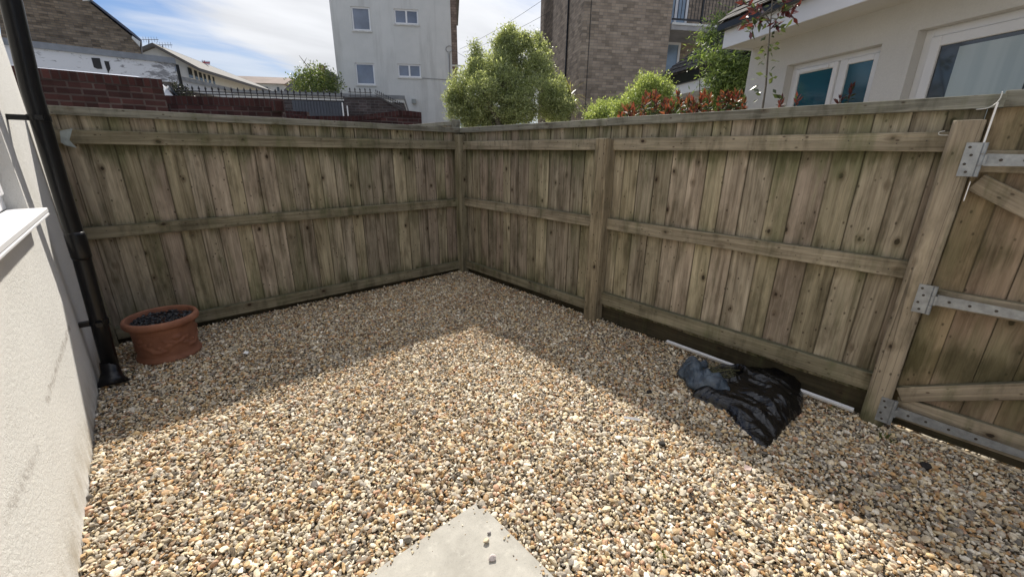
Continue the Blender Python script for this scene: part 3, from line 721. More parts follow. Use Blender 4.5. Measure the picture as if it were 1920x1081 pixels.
def relief(th, z, r):
    if not (.055 < z < .25) or r < .18: return 0
    out = 0; per = 2*math.pi/5; u = (th % per)/per; zc = .165-.065*math.sin(math.pi*u); dz = z-zc
    out += .006*math.exp(-(dz/.012)**2)
    for uu, zz, ru, rz, hh, an in [(.12, .16, .045, .018, .009, .5), (.25, .13, .05, .016, .008, -.4), (.38, .105, .05, .018, .009, .3), (.5, .10, .055, .018, .01, 0), (.62, .11, .05, .016, .008, -.5), (.75, .14, .05, .017, .009, .5), (.88, .165, .045, .017, .008, -.3),
                               (.0, .195, .05, .024, .012, 0), (.06, .155, .03, .015, .009, 0), (.94, .15, .03, .015, .009, 0), (.3, .17, .03, .013, .006, .8), (.7, .175, .035, .013, .006, -.8), (.5, .135, .03, .013, .007, 0)]:
        du = (u-uu+.5) % 1-.5; x_ = du*per*.19; dz2 = z-zz; x2 = x_*math.cos(an)+dz2*math.sin(an); z2 = -x_*math.sin(an)+dz2*math.cos(an)
        q = (x2/(ru*.6))**2+(z2/(rz*.75))**2
        if q < 1: out = max(out, hh*math.sqrt(1-q))
    return out
seg = 180; vs = []
for a, z in pr2:
    for k in range(seg):
        th = 2*math.pi*k/seg; r = a+relief(th, z, a)+.0008*math.sin(z*400)*(1 if .05 < z < .26 and a > .1 else 0); vs.append(pc+Vector((r*math.cos(th), r*math.sin(th), z)))
n = len(pr2); fs = [(i*seg+k, i*seg+(k+1) % seg, (i+1)*seg+(k+1) % seg, (i+1)*seg+k) for i in range(n-1) for k in range(seg)]
b = MB(); b.add(vs, fs); b.build('pot_body', MP_.m, pot, smooth=True)
npb = 420; a = rng.uniform(0, 2*np.pi, npb); r = .184*np.sqrt(rng.uniform(0, 1, npb))
ppos = np.column_stack([pc.x+r*np.cos(a), pc.y+r*np.sin(a), .292+rng.uniform(-.012, .008, npb)+.01*(1-(r/.18)**2)])
psz = np.stack([rng.uniform(.012, .018, npb), rng.uniform(.008, .012, npb), rng.uniform(.004, .007, npb)], 1)
PB = MT('black_pebble', .3); PB.b.inputs['Specular IOR Level'].default_value = .5; rv = PB.n('Attribute', attribute_name='rnd').outputs['Fac']
PB.col(PB.mix(rv, (.008, .009, .012), (.04, .045, .055)))
po = stones_mesh('black_pebbles', [(ppos, psz, 2, .35)], PB.m); po.data.polygons.foreach_set('use_smooth', [True]*len(po.data.polygons)); kind(po, 'stuff')
po['label'] = 'glossy black pebbles heaped inside the terracotta pot'; po['category'] = 'pebbles'

# ------------------------------------------------------------------ house on the left: wall, window, sill, downpipe
hs = tag(empty('rendered_house', (-.43, 2, 0)), 'pale rough-rendered house wall at the left edge with a white window', 'house')
MW = MT('roughcast', .93); MW.b.inputs['Specular IOR Level'].default_value = .2; P = MW.pos(); ps = MW.n('SeparateXYZ', {0: P})
base = (.72, .712, .68)
c = MW.mix(MW.mr(MW.noise(P, 3, 6, .6), .35, .7, 0, .5), base, (.63, .62, .59))
c = MW.mix(MW.mr(MW.noise(P, 150, 4, .7), .3, .6, .22, 0), c, (.50, .48, .44))
def scar(M, c, a, b, w, amt, colr):
    (y0, z0), (y1, z1) = a, b; dy, dz = y1-y0, z1-z0; l2 = dy*dy+dz*dz
    nz = M.math('MULTIPLY', M.math('SUBTRACT', M.noise(P, 14, 4, .6), .5), .07)
    Yc = M.math('SUBTRACT', ps.outputs[1], y0); Zc = M.math('ADD', M.math('SUBTRACT', ps.outputs[2], z0), nz)
    t = M.math('DIVIDE', M.math('ADD', M.math('MULTIPLY', Yc, dy), M.math('MULTIPLY', Zc, dz)), l2, clamp=True)
    ey = M.math('SUBTRACT', Yc, M.math('MULTIPLY', t, dy)); ez = M.math('SUBTRACT', Zc, M.math('MULTIPLY', t, dz))
    d = M.math('SQRT', M.math('ADD', M.math('MULTIPLY', ey, ey), M.math('MULTIPLY', ez, ez)))
    f = M.math('MULTIPLY', M.mr(d, 0, w, amt, 0, True), M.mr(M.noise(P, 45, 3, .7), .35, .6))
    return M.mix(f, c, colr)
def wyz(x, y): q = onp(x, y, 0, -.43); return (q.y, q.z)
c = MW.mix(MW.math('MULTIPLY', MW.mr(ps.outputs[2], .0, .32, 1, 0, True), MW.mr(MW.noise(MW.scale(P, (6, 6, 3)), 1., 5, .7), .38, .62)), c, (.40, .36, .29))
c = MW.mix(MW.mr(MW.noise(MW.scale(P, (7, 7, .6)), 1., 5, .65), .58, .78, 0, .15), c, (.50, .48, .42))
c = scar(MW, c, wyz(130, 612), wyz(88, 750), .03, .75, (.33, .30, .27))
c = scar(MW, c, wyz(72, 845), wyz(10, 970), .035, .55, (.36, .33, .30))
c = MW.mix(MW.mr(MW.noise(P, 22, 5, .7), .64, .74, 0, .55), c, (.38, .36, .32))
MW.col(c); MW.bump(MW.math('ADD', MW.noise(P, 170, 4, .7), MW.math('MULTIPLY', MW.noise(P, 60, 2), .8)), .55, .006)
def wall_grid(mb, u0, u1, z0, z1, rects, th, fr, y0=0):
    us = sorted(set([u0, u1]+[r[0] for r in rects]+[r[1] for r in rects])); zs = sorted(set([z0, z1]+[r[2] for r in rects]+[r[3] for r in rects]))
    for i in range(len(us)-1):
        for j in range(len(zs)-1):
            cu, cz = (us[i]+us[i+1])/2, (zs[j]+zs[j+1])/2
            if any(r[0] < cu < r[1] and r[2] < cz < r[3] for r in rects): continue
            mb.box((us[i], y0, zs[j]), (us[i+1], y0+th, zs[j+1]), fr)
FW = (Vector((-.43, 0, 0)), Y, -X, Z)   # local y goes into the house
b = MB(); wall_grid(b, -3.0, 4.40, -.1, 4.6, [(1.35, 3.30, 1.185, 2.35)], .28, FW); b.build('wall', MW.m, hs)
b = MB(); b.box((-3, .285, -.1), (4.4, 3.0, 4.6), FW); b.build('inner_wall', MW.m, hs)
wi = MB()
for lo, hi in [((1.36, .07, 1.20), (1.43, .14, 2.34)), ((3.22, .07, 1.20), (3.29, .14, 2.34)), ((1.43, .07, 2.27), (3.22, .14, 2.34)), ((1.43, .07, 1.20), (3.22, .14, 1.275)), ((2.38, .07, 1.275), (2.45, .14, 2.27))]:
    wi.box(lo, hi, FW)
wo_ = wi.build('window', PVC, hs, bevel=.006)
sh = MB()
for lo, hi in [((2.45, .05, 1.275), (2.51, .068, 2.27)), ((3.16, .05, 1.275), (3.22, .068, 2.27)), ((2.51, .05, 1.275), (3.16, .068, 1.335)), ((2.51, .05, 2.21), (3.16, .068, 2.27))]: sh.box(lo, hi, FW)
sh.build('sash', PVC, wo_, bevel=.006)
gl = MB(); gl.box((1.44, .10, 1.28), (3.21, .11, 2.26), FW); gl.build('pane', G_dark, wo_)
sl_ = MB(); sy1 = 3.25
sl_.box((1.2, -.075, 1.178), (sy1, .065, 1.203), FW); sl_.box((1.2, -.075, 1.162), (sy1, -.062, 1.177), FW)
sl_.build('sill', PVC, wo_, bevel=.004)

# black downpipe
dpn = tag(empty('downpipe', (-.37, 3.6, 0)), 'black plastic downpipe clipped to the pale house wall', 'downpipe')
path = [(-.268, 3.6, 2.9), (-.276, 3.6, 2.223), (-.306, 3.6, 1.80), (-.318, 3.6, 1.2), (-.322, 3.6, .865), (-.338, 3.6, .45), (-.355, 3.6, .02)]
b = MB(); b.tube(path, .043, 20); b.build('pipe', BLK, dpn, smooth=True)
b = MB(); b.tube([(-.319, 3.6, 1.02), (-.3195, 3.6, 1.0), (-.321, 3.6, .87), (-.322, 3.6, .85)], [.043, .048, .048, .044], 20); b.build('pipe_joint', BLK, dpn, smooth=True)
b = MB(); b.tube([(-.355, 3.6, .16), (-.357, 3.595, .09), (-.36, 3.56, .05), (-.36, 3.54, .012)], [.043, .05, .064, .092], 20); b.build('shoe', BLK, dpn, smooth=True)
for z, xc in ((1.655, -.311), (.44, -.3385)):
    b = MB(); b.tube([(xc+.001, 3.6, z+.016), (xc, 3.6, z-.016)], .0485, 20)
    b.box((-.429, 3.58, z-.014), (xc-.04, 3.62, z+.014)); b.box((xc-.012, 3.52, z-.013), (xc+.02, 3.565, z+.013))
    b.build('pipe_clip', BLK, dpn)
# ------------------------------------------------------------------ backdrop buildings
class Fac:
    """a wall plane: through the point seen at (px,py) at the given depth, running at azimuth az (degrees)"""
    def __init__(s, px, py, depth, az):
        p = atd(px, py, depth); s.O = Vector((p.x, p.y, 0)); a = rad(az)
        s.d = Vector((math.cos(a), math.sin(a), 0)); n = Vector((-s.d.y, s.d.x, 0))
        if n.dot(-s.O) < 0: n = -n
        s.n = n                                    # towards the camera
        s.fr = (s.O, s.d, -n, Z)                   # local y runs away from the viewer
    def hit(s, x, y, off=0):
        r = ray(x, y); O = s.O+s.n*off; t = (O-EYE).dot(s.n)/r.dot(s.n); p = EYE+r*t
        return ((p-s.O).dot(s.d), p.z)
    def rect(s, pts):
        h = [s.hit(*p) for p in pts]; us = sorted(q[0] for q in h); zs = sorted(q[1] for q in h)
        k = len(pts)//2
        return (sum(us[:k])/k, sum(us[k:])/k, sum(zs[:k])/k, sum(zs[k:])/k)
    def P(s, u, z, o=0): return s.O+s.d*u+Z*z+s.n*o

def window(fc, r, parent, glass, fw=.06, bars=(), rec=.05, sill=True, framem=None, name='window', sash=True):
    u0, u1, z0, z1 = r; fm = framem or PVC
    b = MB()
    for lo, hi in [((u0, rec, z0), (u0+fw, rec+.06, z1)), ((u1-fw, rec, z0), (u1, rec+.06, z1)), ((u0+fw, rec, z1-fw), (u1-fw, rec+.06, z1)), ((u0+fw, rec, z0), (u1-fw, rec+.06, z0+fw))]: b.box(lo, hi, fc.fr)
    for q in bars:
        c_ = u0+(u1-u0)*q; b.box((c_-fw*.6, rec, z0+fw), (c_+fw*.6, rec+.06, z1-fw), fc.fr)
    w = b.build(name, fm, parent)
    b = MB(); b.box((u0+fw*.5, rec+.025, z0+fw*.5), (u1-fw*.5, rec+.035, z1-fw*.5), fc.fr); b.build('pane', glass, w)
    if sill:
        b = MB(); b.box((u0-.04, -.05, z0-.06), (u1+.04, rec+.02, z0-.003), fc.fr); b.build('sill', PVCd, w)
    return w

# white rendered block of flats, three storeys in view
A = Fac(635, 165, 19, -33.9)
wb = tag(empty('rendered_building', A.P(0, 1.9)), 'tall plain grey-white rendered block with four small windows, behind the left fence corner', 'building')
rc = [A.rect(q) for q in ([(657, 12), (692, 13), (662, 57), (696, 57)], [(738, 16), (783, 18), (740, 44), (785, 46)], [(665, 117), (701, 119), (669, 158), (704, 159)], [(745, 119), (788, 121), (747, 144), (790, 145)])]
uL = A.hit(628, 100)[0]; uR = A.hit(847, 100)[0]; ztop = A.hit(620, 0)[1]+1.2
b = MB(); wall_grid(b, uL, uR, 1.2, ztop, rc, .3, A.fr); b.build('wall', WHITEWALL, wb)
b = MB(); b.box((uL+.02, .31, 1.2), (uR-.02, 7.5, ztop-.02), A.fr); b.build('side_walls', WHITEWALL, wb)
window(A, rc[0], wb, G_blue); window(A, rc[1], wb, G_blue, bars=(.5,)); window(A, rc[2], wb, G_blue); window(A, rc[3], wb, G_blue, bars=(.5,))
b = MB(); b.box((uL-.1, -.1, ztop), (uR+.5, 7.7, ztop+.15), A.fr); b.build('roof', plain('felt_roof', (.1, .1, .1), .9), wb)
TILEH = brick('hung_tiles', (.24, .185, .15), (.17, .13, .11), (.06, .05, .045), .17, .1, .006, .5, .3)
zb = A.hit(858, 121)[1]
b = MB(); b.box((uR+.002, .0, zb), (uR+.27, 7.4, ztop-.03), A.fr); b.build('hung_tile_bay', TILEH, wb)
b = MB(); b.box((uR+.002, .4, 1.9), (uR+.05, .75, zb-.1), A.fr); b.box((uR+.002, -.02, zb-.06), (uR+.6, .1, zb-.01), A.fr); b.build('side_pipework', PVCd, wb)
b = MB(); b.tube([A.P(uR-.12, 1.3, .03), A.P(uR-.12, A.hit(845, 100)[1], .03)], .022, 6); 
b.tube([A.P(*A.hit(790, 146), .015), A.P(*A.hit(848, 150), .015)], .012, 5)
lp = [A.P(*A.hit(842+6*math.cos(t), 92+6*math.sin(t)), .03) for t in np.linspace(0, 5.6, 12)]; b.tube([Vector(p) for p in lp], .012, 5)
b.build('wall_cable', plain('grey_cable', (.2, .2, .2), .6), wb)
r = A.rect([(772, 186), (780, 186), (773, 194), (781, 194)]); b = MB(); b.box((r[0], -.18, r[2]), (r[1], -.003, r[3]), A.fr); b.build('meter_box', plain('grey_box', (.28, .3, .29), .6), wb)

# brick tower block with balcony
T = Fac(1085, 200, 12, -31.5)
TB = brick('grey_brown_brick', (.35, .28, .215), (.26, .21, .165), (.23, .20, .17), .225, .075, .010, .6, .35)
tb = tag(empty('brick_block', T.P(1, 1)), 'tall grey-brown brick block of flats with a narrow strip window and a balcony', 'building')
uT = T.hit(1256, 60)[0]; zT = 9.5
b = MB(); b.box((0, 0, .5), (uT, 5.0, zT), T.fr); b.build('wall', TB, tb)
# side face runs back from the left corner: a taller return with the strip window recess
SD = Fac(1085, 200, 12, 58.5); SD.n = -SD.n if SD.n.dot(T.d) > 0 else SD.n; SD.fr = (SD.O, SD.d, -SD.n, Z)
uS = lambda x: SD.hit(x, 60)[0]
us_ = uS(1046); ue = uS(1036); uz = uS(1019)
b = MB(); b.box((5.02, -.01, .5), (us_, .3, zT), SD.fr) if us_ > 5.1 else None
b.box((ue, 0, .5), (uz, 3., zT), SD.fr); b.box((min(us_, ue), .35, .5), (max(us_, ue), 3., zT), SD.fr); b.build('side_wall', TB, tb)
b = MB(); z_ = 1.0
while z_ < zT-.5: b.box((us_+.02, .1, z_), (ue-.02, .14, z_+1.9), SD.fr); z_ += 2.0
b.build('strip_window_glass', G_sky, tb)
b = MB(); z_ = .97
while z_ < zT-.5: b.box((us_, .05, z_-.05), (ue, .2, z_+.05), SD.fr); z_ += 2.0
b.box((us_-.0, .02, .6), (us_+.06, .2, zT-.3), SD.fr); b.build('strip_window_frame', PVC, tb)
q = T.hit(1105, 60)[0]; b = MB(); b.box((q, -.012, .6), (q+.015, -.002, zT-.2), T.fr); b.build('movement_joint', plain('dark_joint', (.03, .03, .03), .8), tb)
q = uS(1066); b = MB(); b.tube([SD.P(q, .6, .04), SD.P(q, zT-.2, .04)], .03, 6); b.build('drainpipe', BLK, tb)
# balcony bay set back to the right
rec = 1.3; uB = T.hit(1400, 60)[0]+3.5
b = MB(); b.box((uT+.01, rec, .5), (uB, rec+2, zT), T.fr); b.build('balcony_wall', TB, tb)
zs = T.hit(1262, 44)[1]
b = MB(); b.box((uT+.01, -.05, zs-.16), (uB, rec-.01, zs), T.fr); b.build('balcony_slab', plain('balcony_soffit', (.36, .35, .35), .8, .2, 3), tb)
b = MB(); b.box((uT+.01, -.075, zs-.04), (uB, -.052, zs+.015), T.fr); b.build('slab_edge', PVCd, tb)
b = MB(); zr = zs+1.1; b.box((uT+.02, -.03, zr), (uB, .01, zr+.045), T.fr); b.box((uT+.02, -.03, zs+.09), (uB, .01, zs+.13), T.fr)
u = uT+.06
while u < uB: b.box((u, -.017, zs+.13), (u+.014, -.003, zr), T.fr); u += .105
u = uT+.9
while u < uB: b.box((u, -.035, zs), (u+.05, .015, zr+.04), T.fr); u += 1.35
b.build('balcony_railing', plain('black_paint', (.018, .018, .02), .4), tb)
DR = Fac(0, 0, 1, 0); DR.O = T.O - T.n*rec; DR.d = T.d; DR.n = T.n; DR.fr = (DR.O, DR.d, -DR.n, Z)
r = DR.rect([(1246, 79), (1276, 80), (1240, 140), (1268, 140)])
window(DR, (r[0]-.25, r[1], r[2]-.6, r[3]), tb, G_sky, .07, rec=-.05, sill=False, name='door')
window(DR, (r[0]-.25, r[1]+.1, zs+.01, zs+2.1), tb, G_sky, .07, bars=(.55,), rec=-.05, sill=False, name='door')
b = MB(); b.tube([T.P(uB-2, zs+2.35, -.2), T.P(uB-2.01, zs+2.36, -.2)], .05, 6)

# cream bungalow on the right behind the fence
H = Fac(1580, 40, 4.0, 60.5)
hb = tag(empty('cream_house', H.P(0, 0)), 'cream rendered single-storey house with white windows and tiled eaves, upper right', 'house')
uC = H.hit(1400, 150)[0]; zE = H.hit(1580, 40)[1]
uN = -8.0
wA = H.rect([(1474, 122), (1648, 84), (1463, 205), (1625, 205)]); wA = (H.hit(1637, 150)[0], H.hit(1467, 170)[0], 1.15, H.hit(1560, 103)[1])
wB = (H.hit(1935, 130)[0]-.2, H.hit(1694, 160)[0], 1.0, H.hit(1800, 38)[1])
lo_, hi_ = sorted((uC, uN))
rA = (min(wA[:2]), max(wA[:2]), wA[2], wA[3]); rB = (min(wB[:2]), max(wB[:2]), wB[2], wB[3])
b = MB(); wall_grid(b, lo_, hi_, -.05, zE+.02, [rA, rB], .28, H.fr); b.build('wall', CREAM, hb)
b = MB(); b.box((lo_+.01, .29, -.05), (hi_-.01, 5., zE), H.fr); b.build('inner_wall', CREAM, hb)
def win2(fc, r, parent, glass, splits, fw=.055, rec=.09, vent=None, sashf=.05):
    """frame with an opening sash in each bay"""
    u0, u1, z0, z1 = r; b = MB()
    for lo, hi in [((u0, rec, z0), (u0+fw, rec+.07, z1)), ((u1-fw, rec, z0), (u1, rec+.07, z1)), ((u0+fw, rec, z1-fw), (u1-fw, rec+.07, z1)), ((u0+fw, rec, z0), (u1-fw, rec+.07, z0+fw))]: b.box(lo, hi, fc.fr)
    for s_ in splits: b.box((s_-fw/2, rec, z0+fw), (s_+fw/2, rec+.07, z1-fw), fc.fr)
    w = b.build('window', PVC, parent, bevel=.004)
    ed = [u0+fw]+[x for s_ in splits for x in (s_-fw/2, s_+fw/2)]+[u1-fw]
    for i in range(0, len(ed), 2):
        a, c_ = ed[i]+.004, ed[i+1]-.004; z_0, z_1 = z0+fw+.004, z1-fw-.004; b = MB(); q = rec-.02
        for lo, hi in [((a, q, z_0), (a+sashf, q+.05, z_1)), ((c_-sashf, q, z_0), (c_, q+.05, z_1)), ((a+sashf, q, z_1-sashf), (c_-sashf, q+.05, z_1)), ((a+sashf, q, z_0), (c_-sashf, q+.05, z_0+sashf))]: b.box(lo, hi, fc.fr)
        b.build('sash', PVC, w, bevel=.005)
        b = MB(); b.box((a+sashf*.6, q+.02, z_0+sashf*.6), (c_-sashf*.6, q+.028, z_1-sashf*.6), fc.fr); b.build('pane', glass, w)
    if vent:
        b = MB(); b.box((vent[0], rec-.035, z1-fw-.045), (vent[1], rec-.021, z1-fw-.02), fc.fr); b.build('trickle_vent', PVC, w)
    return w
sA = H.hit(1558, 150)[0]
win2(H, rA, hb, G_teal, [sA], .05, .09, vent=(sA+.12, rA[1]-.16))
GB = MT('white_curtain_behind_glass', .12); P = GB.pos(); tcs = GB.n('SeparateXYZ', {0: P})
sB = H.hit(1895, 100)[0]
GB.col(GB.mix(GB.mr(GB.noise(GB.scale(P, (7, 7, .3)), 1., 3), .35, .6), (.30, .36, .37), (.42, .48, .48))); GB.b.inputs['Specular IOR Level'].default_value = .8
wBo = win2(H, rB, hb, G_dark, [], .06, .09, sashf=.075)
# the curtain hangs in front of a dark room, leaving a dark band each side
cw0, cw1 = rB[0]+.06+.075, rB[1]-.06-.075; cw = cw1-cw0
b = MB(); b.box((cw0+.13, .083, rB[2]+.12), (cw1-.14, .0875, rB[3]-.17), H.fr); b.build('curtain', GB.m, wBo)
# eaves: soffit, fascia, gutter and tiles; the roof climbs away from the wall
OV = .42; fz0, fz1 = zE, zE+.21
uV = H.hit(1352, 105, OV)[0]
b = MB(); b.box((uN, -OV+.02, zE), (uV-.02, .28, zE+.02), H.fr); b.build('soffit', plain('soffit_board', (.62, .60, .56), .6, .06, 3), hb)
b = MB(); b.box((uN, -OV, zE-.02), (uV, -OV+.018, fz1), H.fr); b.box((uV-.018, -OV+.019, zE-.02), (uV, 1.2, fz1), H.fr); b.build('fascia', PVC, hb)
TL = MT('slate_roof_tile', .85); P = TL.pos(); TL.col(TL.mix(TL.mr(TL.noise(P, 14, 5, .65), .4, .65), (.035, .034, .034), (.10, .092, .085))); TL.b.inputs['Specular IOR Level'].default_value = .2; TL.bump(TL.noise(P, 60, 3), .4, .004)
def tiled_roof(fc, u0, u1, e0, z0, pitch, length, parent, tw=.2, th=.15):
    ca, sa = math.cos(rad(pitch)), math.sin(rad(pitch)); up = (-fc.n*ca + Z*sa); nn = (fc.n*sa + Z*ca)
    fr = (fc.P(0, z0, e0), fc.d, up, nn); b = MB(); r0 = random.Random(5); rows = int(length/th)
    b.box((u0+.02, .0, -.03), (u1-.02, length, -.004), fr)
    for i in range(rows):
        u = u0-(tw/2 if i % 2 else 0)
        while u < u1:
            a, c_ = max(u+.002, u0), min(u+tw-.002, u1)
            if c_-a > .02:
                h = r0.uniform(0, .004); y0 = i*th-.02+r0.uniform(-.004, .004)
                L = [(a, y0, .012+h), (c_, y0, .012+h), (c_, y0+th+.06, -.001+h), (a, y0+th+.06, -.001+h), (a, y0, .024+h), (c_, y0, .024+h), (c_, y0+th+.06, .008+h), (a, y0+th+.06, .008+h)]
                b.loc(L, [(0, 3, 2, 1), (4, 5, 6, 7), (0, 1, 5, 4), (2, 3, 7, 6), (1, 2, 6, 5), (0, 4, 7, 3)], fr, (r0.random()*9, 0))
            u += tw
    return b.build('roof_tiles', TL.m, parent)
tiled_roof(H, uN, uV+.05, OV+.07, fz1+.035, 38, 2.6, hb)
b = MB(); b.box((uN, -OV-.075, fz1-.045), (uV+.04, -OV-.003, fz1+.02), H.fr); b.build('gutter', BLK, hb)

# lower tiled outbuilding between the block and the bungalow
Q = Fac(1255, 175, 8.0, 60.5)
ob = tag(empty('tiled_outbuilding', Q.P(0, 0)), 'low outbuilding with dark tiled roof and white fascia between brick block and cream house', 'building')
q0, q1 = Q.hit(1340, 155)[0], 0.0; zf1 = Q.hit(1256, 170)[1]; zf0 = Q.hit(1256, 181)[1]; qn = Q.hit(1500, 140)[0]-1
b = MB(); b.box((qn, -.02, zf0), (.0, 0, zf1+.06), Q.fr); b.box((-.02, .001, zf0), (0, 1.5, zf1+.06), Q.fr); b.build('fascia', PVC, ob)
b = MB(); b.box((qn, .35, .5), (-.3, 4, zf0+.05), Q.fr); b.build('wall', CREAM, ob)
b = MB(); b.box((qn, .0, zf0), (-.021, .34, zf0+.03), Q.fr); b.build('soffit', PVCd, ob)
b = MB(); b.box((qn, -.06, zf1+.07), (.22, -.003, zf1+.24), Q.fr); b.build('gutter', BLK, ob)
tiled_roof(Q, qn, .30, .09, zf1+.26, 36, 1.0, ob, .22, .18)
zq = Q.hit(1237, 140)[1]
DKW = plain('dark_lead', (.022, .022, .024), .6, .3, 8)
b = MB(); b.box((qn, .82, zf1+.62), (.33, .9, zf1+.98), Q.fr); b.build('dark_upstand', DKW, ob)
tiled_roof(Q, qn, .42, -.78, zf1+1.0, 33, 1.6, ob, .22, .18)

# ------------------------------------------------------------------ walls and buildings behind the left fence
RB = brick('dark_red_brick', (.062, .028, .026), (.038, .020, .021), (.08, .064, .061), .225, .075, .012, .8, .55)
RBS = brick('soldier_red_brick', (.066, .027, .025), (.042, .020, .020), (.06, .046, .045), .075, .16, .010, .9, .5, offset=0)
DB = brick('dark_purple_brick', (.075, .060, .060), (.050, .042, .045), (.10, .095, .095), .225, .075, .012, .7, .4)
WA = Fac(100, 170, 7.0, 0.0)   # parallel to the left fence
# depth so that one course is 75 mm as pictured
WA.O = Vector((0, 7.6, 0)); WA.n = -Y; WA.d = X; WA.fr = (WA.O, X, Y, Z)
z1 = WA.hit(200, 139)[1]; uE = WA.hit(305, 160)[0]; zlow = WA.hit(300, 181)[1]
w1 = tag(empty('brick_wall', (uE-1, 7.6, .5)), 'dark red brick wall, its tallest length, rising behind the left end of the fence', 'brick wall', 'dark red brick walls')
b = MB(); b.box((-2.5, 0, 0), (uE, .22, z1-.11), WA.fr, (0, -(z1-.11) % .075)); b.build('wall_bricks', RB, w1)
b = MB(); b.box((-2.5, -.006, z1-.108), (uE+.004, .226, z1), WA.fr, (0, -(z1-.108))); b.build('brick_coping', RBS, w1)
# second length, turned towards the viewer
pE = WA.P(uE, 0); dE = (pE-EYE).dot(_f)
WB = Fac(330, 183, dE+.35, -30)
zB = WB.hit(420, 182)[1]; ub = WB.hit(537, 190)[0]
w2 = tag(empty('brick_wall', WB.P(0, .5)), 'long lower dark red brick wall topped by spiked black iron railings', 'brick wall', 'dark red brick walls')
b = MB(); b.box((-1.0, 0, 0), (ub-.10, .22, zB-.13), WB.fr); b.build('wall_bricks', RB, w2)
b = MB(); b.box((-1.0, -.006, zB-.128), (ub-.14, .226, zB), WB.fr, (0, -(zB-.128))); b.tube([WB.P(ub-.14, zB-.19, .004), WB.P(ub-.14, zB-.002, .004)], [.1, .1], 12); b.build('brick_coping', RBS, w2)
IRON = plain('black_iron', (.012, .012, .015), .45, .2, 20)
def spear(mb, p, h, s=1.0):
    mb.tube([p, p+Z*(h-.12*s)], .0075*s, 6)
    mb.tube([p+Z*(h-.125*s), p+Z*(h-.10*s), p+Z*(h-.085*s), p+Z*(h-.05*s), p+Z*h], [.009*s, .020*s, .010*s, .022*s, .001], 6)
def railing(name, fc, u0, u1, zb_, h, step, label, zslope=0, s=1.0):
    t = tag(empty(name, fc.P((u0+u1)/2, zb_)), label, 'railing', 'spiked black iron railings'); n = max(2, int(abs(u1-u0)/step))
    for i in range(n+1):
        u = u0+(u1-u0)*i/n; mb = MB(); spear(mb, fc.P(u, zb_+zslope*i/n, -.11), h, s); mb.build('spear_bar', IRON, t)
    for hh in (.05, h*.52):
        mb = MB(); mb.tube([fc.P(u0-.05, zb_+hh, -.11), fc.P(u1+.05, zb_+hh+zslope, -.11)], .010*s, 6); mb.build('cross_rail', IRON, t)
    return t
ur0, ur1 = WB.hit(330, 170)[0], WB.hit(639, 185)[0]
railing('iron_railing', WB, ur0, ur1, zB, WB.hit(520, 163)[1]-WB.hit(520, 184)[1], (ur1-ur0)/26, 'long run of spiked black iron railings along the lower red brick wall', 0, .75)
# lowest length with a curved rise and end pier
WC = Fac(560, 217, 8.2, -20)
w3 = tag(empty('brick_wall', WC.P(1, .5)), 'low red brick wall nearest the white block, rising in a curve to its end pier', 'brick wall', 'dark red brick walls')
tops = [(527, 217), (600, 217), (660, 217), (700, 213), (730, 209), (750, 207), (765, 207), (790, 210)]
hp = [WC.hit(*p) for p in tops]
for i in range(len(hp)-1):
    pass
poly = [(hp[0][0], .3)]+[(a, z-.10) for a, z in hp]+[(hp[-1][0], .3)]
b = MB(); b.prism(poly[::-1], .01, .22, WC.fr); b.build('wall_bricks', RB, w3)
poly = [(a, z-.098) for a, z in hp]+[(a, z) for a, z in reversed(hp)]
b = MB(); b.prism(poly, 0, .23, WC.fr, (0, -(hp[0][1]-.098))); b.build('brick_coping', RBS, w3)
ws = Fac(535, 211, 8.9, -30); a0, a1 = ws.hit(520, 205)[0], ws.hit(575, 210)[0]; zt = ws.hit(545, 208)[1]
b = MB(); b.box((a0, 0, .3), (a1, .22, zt), ws.fr); tag(b.build('brick_wall', RBS, loc=ws.P(a0, .3)), 'short stub of red brick wall in front of the dark garage door', 'brick wall', 'dark red brick walls')

# dark brick wall beside the garage door, stepping down to the right
D_ = Fac(650, 190, 12.2, -31)
w4 = tag(empty('brick_wall', D_.P(1, 1)), 'dark brown brick wall with a sloping right end in front of the white block', 'brick wall')
pd = [D_.hit(*p) for p in [(645, 230), (645, 184), (712, 184), (752, 206), (752, 232)]]
b = MB(); b.prism(pd[::-1], 0, .24, D_.fr); b.build('wall_bricks', DB, w4)
pc_ = [D_.hit(*p) for p in [(643, 184.5), (712, 184.5), (754, 207.5), (754, 205), (713, 181.5), (643, 181.5)]]
b = MB(); b.prism(pc_, -.03, .28, D_.fr); b.build('brick_coping', plain('dark_coping', (.06, .055, .055), .8), w4)
u0, u1 = D_.hit(656, 180)[0], D_.hit(694, 180)[0]; hq = D_.hit(675, 163)[1]-D_.hit(675, 182)[1]
railing('iron_railing', D_, u0, u1, D_.hit(675, 182)[1], hq, (u1-u0)/4, 'short level run of five iron spikes on the dark brick wall')
u2, u3 = D_.hit(705, 180)[0], D_.hit(752, 200)[0]
railing('iron_railing', D_, u2, u3, D_.hit(705, 181)[1], hq*.8, (u3-u2)/14, 'closely spaced iron spikes following the sloping end of the dark brick wall', D_.hit(752, 205)[1]-D_.hit(705, 181)[1], .8)

